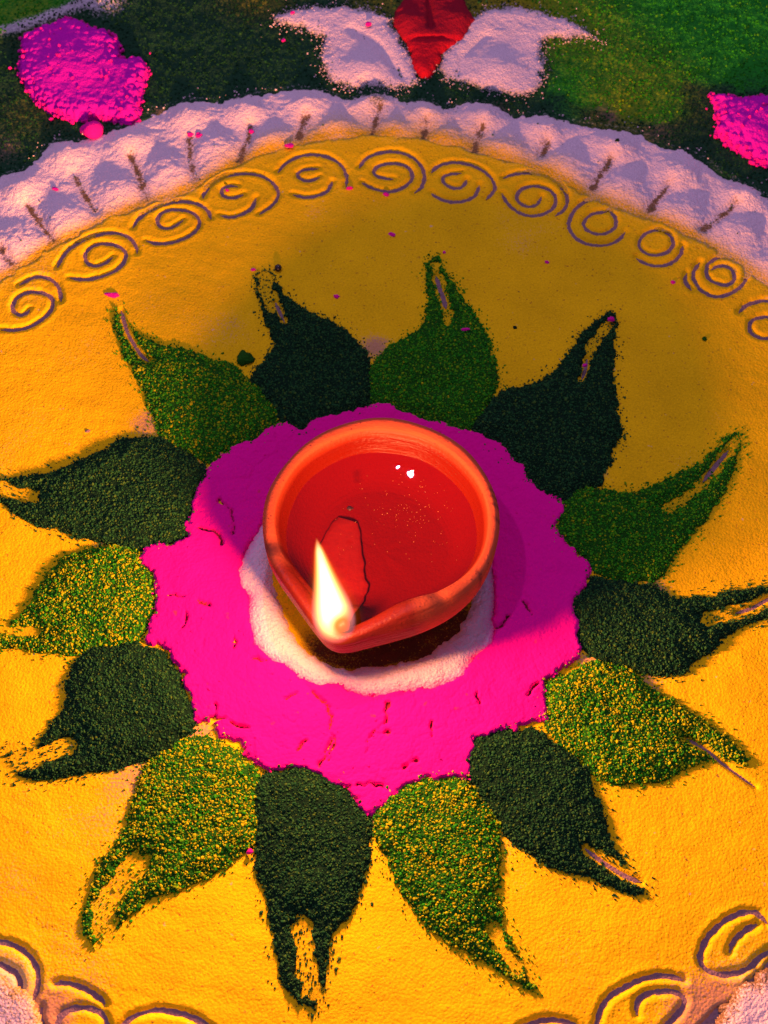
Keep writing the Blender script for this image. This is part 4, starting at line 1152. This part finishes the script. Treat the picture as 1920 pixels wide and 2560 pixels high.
# a raised thumb-pinch at the start of each spout side, and the spout's folded left wall
inner0 = nr - 13
jj = np.repeat(np.arange(nr), NP); aa = np.tile(ang, nr)
for a0, wa, amp in ((-.98, .09, -.0011), (.92, .08, -.0006), (-.60, .20, .0006), (.55, .2, .0005)):
    V[:, 2] += amp * np.exp(-((aa - a0) / wa) ** 2) * ((jj > 10) & (jj < nr - 9))
spt = np.exp(-(aa / .75) ** 2)
wetv = np.where(jj >= inner0 + 1, 1.0, 0) * .95
wetv = np.maximum(wetv, np.clip((.80 - np.abs(aa + .05)) / .15, 0, 1) * np.clip((jj - 3) / 8, 0, 1) * .85)
wetv = np.where((jj == inner0) & (np.abs(aa) > .8), .5, wetv)
dark_mark = np.exp(-((aa + .98) / .07) ** 2) * .75 * ((jj > 12) & (jj < inner0 + 2)) + .0  # darker band at the left pinch
# scratches on the rim at right
for a0 in (1.88, 2.02, 2.10, 2.17, 1.32):
    dark_mark += .75 * np.exp(-((aa - a0 - .01 * (jj - 14)) / .020) ** 2) * ((jj > 11) & (jj < 17))
lampo = bpy.data.objects.new('oil_lamp', None); COL.objects.link(lampo); lampo.location = (0, 0, B2 + .0006); lampo.empty_display_size = .01
tag(lampo, 'red clay oil lamp with a pinched spout burning on the white powder ring', 'oil lamp')
bowl = world_mesh('bowl', V, Fq[:, ::-1] if False else Fq, cl, parent=lampo, attrs={'wet': wetv, 'dark_mark': dark_mark})
bm = bmesh.new(); bm.from_mesh(bowl.data)
bmesh.ops.holes_fill(bm, edges=[e for e in bm.edges if e.is_boundary], sides=0)
bmesh.ops.recalc_face_normals(bm, faces=bm.faces)
bm.to_mesh(bowl.data); bm.free()

# oil: the level surface inside the bowl
oilm = bpy.data.materials.new('lamp_oil'); oilm.use_nodes = True
t = NT(oilm); t.n.clear()
out = t.node('ShaderNodeOutputMaterial')
trn = t.node('ShaderNodeBsdfTransparent'); trn.inputs[0].default_value = (.90, .46, .32, 1)
gls = t.node('ShaderNodeBsdfGlossy'); gls.inputs['Roughness'].default_value = .004
nz = t.node('ShaderNodeTexNoise', i_Scale=160.0); t.link(t.node('ShaderNodeTexCoord').outputs['Object'], nz.inputs['Vector'])
fr_ = t.node('ShaderNodeFresnel', i_IOR=1.47)
bk = t.node('ShaderNodeNewGeometry').outputs['Backfacing']
mx = t.node('ShaderNodeMixShader'); t.link(t.math('MULTIPLY', fr_.outputs[0], t.math('SUBTRACT', 1.0, bk)), mx.inputs[0]); t.link(trn.outputs[0], mx.inputs[1]); t.link(gls.outputs[0], mx.inputs[2])
t.link(mx.outputs[0], out.inputs['Surface'])
# radius of the inner wall at oil level
zi = np.array([rows[j][1] for j in range(inner0, nr)]); ri = np.array([rows[j][0] for j in range(inner0, nr)])
oilr = np.array([np.interp(-OILZ, -zi[:, k], ri[:, k]) for k in range(NP)]) + .0006
oilr = np.minimum(oilr, R0 * 1.12)
fr = np.linspace(0, 1, 14)[1:]
V = [np.array([[0, 0, OILZ]])]
for f in fr:
    men = .0007 * max(0, f - .93) / .07
    V.append(np.stack([oilr * f * np.cos(ang + tip_a), oilr * f * np.sin(ang + tip_a), np.full(NP, OILZ + men)], 1))
V = np.concatenate(V)
Fc = [np.stack([1 + j * NP + i, 1 + (j + 1) * NP + i, 1 + (j + 1) * NP + i2, 1 + j * NP + i2], 1) for j in range(len(fr) - 1)]
Fc.append(np.stack([np.zeros(NP, int), 1 + i, 1 + i2, 1 + i2], 1)[:, [0, 1, 2, 2]])
Fq = np.concatenate(Fc[:-1])
oil = world_mesh('oil', V, Fq, oilm, parent=lampo)
bm = bmesh.new(); bm.from_mesh(oil.data); bm.verts.ensure_lookup_table()
for k in range(NP): bm.faces.new((bm.verts[0], bm.verts[1 + k], bm.verts[1 + (k + 1) % NP]))
for f in bm.faces: f.smooth = True
bm.to_mesh(oil.data); bm.free()

# specks floating on the oil
M_mica = bpy.data.materials.new('floating_specks'); M_mica.use_nodes = True
b = M_mica.node_tree.nodes['Principled BSDF']; b.inputs['Base Color'].default_value = (.95, .40, .12, 1); b.inputs['Roughness'].default_value = .25
xs = []; ys = []
for _ in range(150):
    if random.random() < .6: px, py = random.gauss(880, 45), random.gauss(1090, 45)
    else: px, py = random.uniform(720, 990), random.uniform(1000, 1220)
    g = raw(px * K, py * K, OILZ) - OFF
    if math.hypot(*g) < R0 * .72: xs.append(g[0]); ys.append(g[1])
xs = np.array(xs); ys = np.array(ys)
grains('floating_specks', xs, ys, np.full(len(xs), OILZ), rng.uniform(.05, .15, len(xs)) * mm, rng.random(len(xs)), M_mica, parent=lampo)

# wick: soaked cotton strip from the spout tip into the oil
wm = bpy.data.materials.new('soaked_wick'); wm.use_nodes = True
t = NT(wm); b = t.n['Principled BSDF']
nz = t.node('ShaderNodeTexNoise', i_Scale=400.0, i_Detail=4.0); t.link(t.node('ShaderNodeTexCoord').outputs['Object'], nz.inputs['Vector'])
t.link(t.mix(nz.outputs[0], (0.20, 0.006, 0.003), (0.29, .020, .005)), b.inputs['Base Color'])
b.inputs['Roughness'].default_value = .5
bp = t.node('ShaderNodeBump', i_Strength=.5, i_Distance=.0006); t.link(nz.outputs[0], bp.inputs['Height']); t.link(bp.outputs[0], b.inputs['Normal'])
wl = [(736, 1356), (722, 1330), (705, 1290), (690, 1240), (685, 1200), (700, 1150), (730, 1118)]
wr_ = [(752, 1352), (770, 1320), (792, 1290), (797, 1265), (786, 1235), (784, 1185), (774, 1132)]
wz = [RIM - .0022, RIM - .0062, OILZ - .0020, OILZ - .0034, OILZ - .0048, OILZ - .0060, OILZ - .0075]
nW = 60; nS = 16
wl = chaikin(wl, False, 2); wr_ = chaikin(wr_, False, 2); wz = chaikin(np.stack([np.arange(7), wz], 1), False, 2)[:, 1]
tt = np.linspace(0, 1, nW); kk_ = np.linspace(0, 1, len(wl))
L_ = np.stack([np.interp(tt, kk_, [p[0] for p in wl]), np.interp(tt, kk_, [p[1] for p in wl])], 1)
R_ = np.stack([np.interp(tt, kk_, [p[0] for p in wr_]), np.interp(tt, kk_, [p[1] for p in wr_])], 1)
zz = np.interp(tt, kk_, wz)
V = []
def floor_z(g):
    rad = math.hypot(*g); a_ = (math.atan2(g[1], g[0]) - tip_a + math.pi) % (2 * math.pi) - math.pi
    kk = int(round((a_ + math.pi) / (2 * math.pi) * NP)) % NP
    return float(np.interp(rad, ri[::-1, kk], zi[::-1, kk]))


for a in range(nW):
    for _ in range(4):
        gm = raw((L_[a, 0] + R_[a, 0]) / 2 * K, (L_[a, 1] + R_[a, 1]) / 2 * K, zz[a]) - OFF
        if a > 14: zz[a] = .5 * zz[a] + .5 * min(floor_z(gm) + .0003, OILZ - .001)
for a in range(nW):
    g1 = raw(L_[a, 0] * K, L_[a, 1] * K, zz[a]) - OFF; g2 = raw(R_[a, 0] * K, R_[a, 1] * K, zz[a]) - OFF
    cx = (g1 + g2) / 2; hv = (g2 - g1) / 2
    w_ = 1 + .04 * math.sin(a * .5) + .02 * math.sin(a * 1.1)
    th_ = .0006
    for q in range(nS):
        an = 2 * math.pi * q / nS
        cr_ = abs(math.cos(an)) ** .8 * (1 if math.cos(an) > 0 else -1)
        V.append((*(cx + hv * w_ * cr_), zz[a] + th_ * math.sin(an) * (1 + .2 * math.sin(a * .3 + q))))
V = np.array(V)
Fc = np.concatenate([np.stack([a * nS + np.arange(nS), a * nS + (np.arange(nS) + 1) % nS, (a + 1) * nS + (np.arange(nS) + 1) % nS, (a + 1) * nS + np.arange(nS)], 1) for a in range(nW - 1)])
wick = world_mesh('wick', V, Fc, wm, parent=lampo)
# the burning end: a small glowing ball of cotton at the lip of the spout
em = bpy.data.materials.new('glowing_wick_end'); em.use_nodes = True
b = em.node_tree.nodes['Principled BSDF']; b.inputs['Base Color'].default_value = (.12, .006, .004, 1)
b.inputs['Emission Color'].default_value = (1, .05, .01, 1); b.inputs['Emission Strength'].default_value = .35
wtip = raw(742 * K, 1351 * K, RIM - .0010) - OFF
bm = bmesh.new(); bmesh.ops.create_uvsphere(bm, u_segments=20, v_segments=12, radius=1)
for v in bm.verts: v.co = Vector((v.co.x * 2.0, v.co.y * 2.0, v.co.z * 1.9)) * mm * (1 + .06 * math.sin(5 * v.co.x + 3 * v.co.y))
me = bpy.data.meshes.new('wick_end'); bm.to_mesh(me); bm.free(); me.polygons.foreach_set('use_smooth', [True] * len(me.polygons))
o = link('wick_end', me, em, Vector((wtip[0], wtip[1], RIM - .0010)) - lampo.location, wick)

# dark bit of burnt cotton lying under the oil
crm = bpy.data.materials.new('char'); crm.use_nodes = True; crm.node_tree.nodes['Principled BSDF'].inputs['Base Color'].default_value = (.05, .01, .008, 1)
g = raw(756 * K, 1098 * K, OILZ) - OFF
bm = bmesh.new(); bmesh.ops.create_icosphere(bm, subdivisions=2, radius=1)
for v in bm.verts: v.co = Vector((v.co.x * 1.35 * mm, v.co.y * .75 * mm, v.co.z * .4 * mm)) * (1 + .2 * math.sin(4 * v.co.x + 2))
me = bpy.data.meshes.new('char_flake'); bm.to_mesh(me); bm.free()
tag(link('char_flake', me, crm, (g[0], g[1], OILZ)), 'tiny black char flake floating on the oil behind the flame', 'flake')

# ------------------------------------------------------------------ flame
fb = raw(727 * K, 1362 * K, RIM - .0020) - OFF
FB = Vector((fb[0], fb[1], RIM - .0020))
# the tip is on the ray through its place, as high as keeps it nearly above the base
rt = ray(683 * K, 1160 * K)
tpar = (FB.y - .0015 - CAM.y) / rt[1]
FT = Vector((CAM.x + rt[0] * tpar, CAM.y + rt[1] * tpar, CAM.z + rt[2] * tpar))
FL = (FT - FB).length
print('flame', FB, FT, FL)
zax = (FT - FB).normalized(); xax = Vector((1, 0, 0)); xax = (xax - zax * xax.dot(zax)).normalized(); yax = zax.cross(xax)
rotm = Matrix((xax, yax, zax)).transposed()
FR = .0064
PRO = [(0, .0), (.012, .45), (.03, .72), (.06, .92), (.11, 1.0), (.18, 1.0), (.26, .95), (.40, .78), (.52, .64), (.64, .50), (.78, .34), (.88, .22), (.95, .10), (1, .0)]
fm = bpy.data.materials.new('flame'); fm.use_nodes = True
t = NT(fm); t.n.clear()
out = t.node('ShaderNodeOutputMaterial')
pos = t.node('ShaderNodeTexCoord').outputs['Object']
sx = t.node('ShaderNodeSeparateXYZ'); t.link(pos, sx.inputs[0])
zn = t.math('DIVIDE', sx.outputs[2], FL)
fc = t.node('ShaderNodeFloatCurve')
cv = fc.mapping.curves[0]
pts = PRO
cv.points[0].location = pts[0]; cv.points[1].location = pts[-1]
for p in pts[1:-1]: cv.points.new(*p)
fc.mapping.update()
t.link(zn, fc.inputs['Value'])
rr = t.math('POWER', t.math('ADD', t.math('POWER', sx.outputs[0], 2.0), t.math('POWER', sx.outputs[1], 2.0)), .5)
rho = t.math('DIVIDE', rr, t.math('ADD', t.math('MULTIPLY', fc.outputs[0], FR), 1e-6))
core = t.math('MULTIPLY', t.math('SUBTRACT', 1.0, rho), 1.5, clamp=True)
core = t.math('POWER', core, 1.7)
# hollow around the burning end
wloc = rotm.inverted() @ (Vector((wtip[0], wtip[1], RIM - .0010)) - FB)
wdir = (rotm.inverted() @ Vector((.03, -.42, .90))).normalized()
v1 = t.node('ShaderNodeVectorMath', operation='SUBTRACT'); t.link(pos, v1.inputs[0]); v1.inputs[1].default_value = wloc
v2 = t.node('ShaderNodeVectorMath', operation='DOT_PRODUCT'); t.link(v1.outputs[0], v2.inputs[0]); v2.inputs[1].default_value = wdir
tl = t.math('MINIMUM', t.math('MAXIMUM', v2.outputs['Value'], -.004), .020)
v3 = t.node('ShaderNodeVectorMath', operation='SCALE'); v3.inputs[0].default_value = wdir; t.link(tl, v3.inputs['Scale'])
vd = t.node('ShaderNodeVectorMath', operation='DISTANCE'); t.link(v1.outputs[0], vd.inputs[0]); t.link(v3.outputs[0], vd.inputs[1])
hol = t.math('MULTIPLY', t.math('SUBTRACT', vd.outputs['Value'], .0019), 1 / .0042, clamp=True)
topf = t.math('MULTIPLY', t.math('SUBTRACT', 1.0, zn), 7.0, clamp=True)
dens = t.math('MULTIPLY', t.math('MULTIPLY', core, t.math('POWER', hol, 1.5)), topf)
em1 = t.node('ShaderNodeEmission'); em1.inputs[0].default_value = (1.0, .42, .10, 1)
t.link(t.math('MULTIPLY', dens, 620.0), em1.inputs['Strength'])
t.link(t.mix(t.math('POWER', core, .8), (1.0, .24, .008), (1.0, .62, .27)), em1.inputs[0])
em2 = t.node('ShaderNodeEmission'); em2.inputs[0].default_value = (.55, .28, 1.0, 1)
low = t.math('MULTIPLY', t.math('SUBTRACT', .62, zn), 2.0, clamp=True)
halo = t.math('MULTIPLY', t.math('MULTIPLY', t.math('SUBTRACT', 1.0, rho), 8.0, clamp=True), low)
halo = t.math('MULTIPLY', halo, t.math('MULTIPLY', t.math('SUBTRACT', rho, .55), 3.0, clamp=True))
t.link(t.math('MULTIPLY', halo, 15.0), em2.inputs['Strength'])
em3 = t.node('ShaderNodeEmission'); em3.inputs[0].default_value = (1.0, .27, .012, 1)
aura = t.math('POWER', t.math('MULTIPLY', t.math('SUBTRACT', 1.55, rho), 1 / 1.55, clamp=True), 2.2)  # camera bloom around the flame added as a faint glowing shell
t.link(t.math('ADD', t.math('MULTIPLY', aura, 46.0), t.math('MULTIPLY', t.math('MULTIPLY', t.math('SUBTRACT', 1.0, rho), 2.5, clamp=True), 45.0)), em3.inputs['Strength'])
ad = t.node('ShaderNodeAddShader'); t.link(em1.outputs[0], ad.inputs[0]); t.link(em2.outputs[0], ad.inputs[1])
ad2 = t.node('ShaderNodeAddShader'); t.link(ad.outputs[0], ad2.inputs[0]); t.link(em3.outputs[0], ad2.inputs[1])
t.link(ad2.outputs[0], out.inputs['Volume'])
nL = 40; nA = 28
zs = np.linspace(0, 1, nL)
pr_ = np.interp(zs, [p[0] for p in PRO], [p[1] for p in PRO]) * FR * 1.56 + .00005
V = []
for k_, z_ in enumerate(zs):
    a = np.linspace(0, 2 * math.pi, nA, endpoint=False)
    V.append(np.stack([pr_[k_] * np.cos(a), pr_[k_] * np.sin(a), np.full(nA, z_ * FL)], 1))
V = np.concatenate(V)
ia = np.arange(nA); ib_ = (ia + 1) % nA
Fc = np.concatenate([np.stack([k_ * nA + ia, k_ * nA + ib_, (k_ + 1) * nA + ib_, (k_ + 1) * nA + ia], 1) for k_ in range(nL - 1)])
me = mesh_np('flame', V, Fc)
bm = bmesh.new(); bm.from_mesh(me)
bmesh.ops.holes_fill(bm, edges=[e for e in bm.edges if e.is_boundary], sides=0)
bmesh.ops.recalc_face_normals(bm, faces=bm.faces); bm.to_mesh(me); bm.free()
fo = link('flame', me, fm, FB - lampo.location, lampo)
fo.rotation_euler = rotm.to_euler()
S.cycles.volume_step_rate = .5
for q_, e_ in ((.11, .36), (.18, .34), (.27, .30)):
    fl_l = lamp('flame_light', FB + (FT - FB) * q_ + Vector((-.0022, 0, 0)), 1.0, (1.0, .37, .13), .0022)
    fl_l.data.use_nodes = True
    t = NT(fl_l.data)
    fo_ = t.node('ShaderNodeLightFalloff'); fo_.inputs['Strength'].default_value = 185.0 * e_
    t.link(fo_.outputs['Constant'], t.n['Emission'].inputs['Strength'])
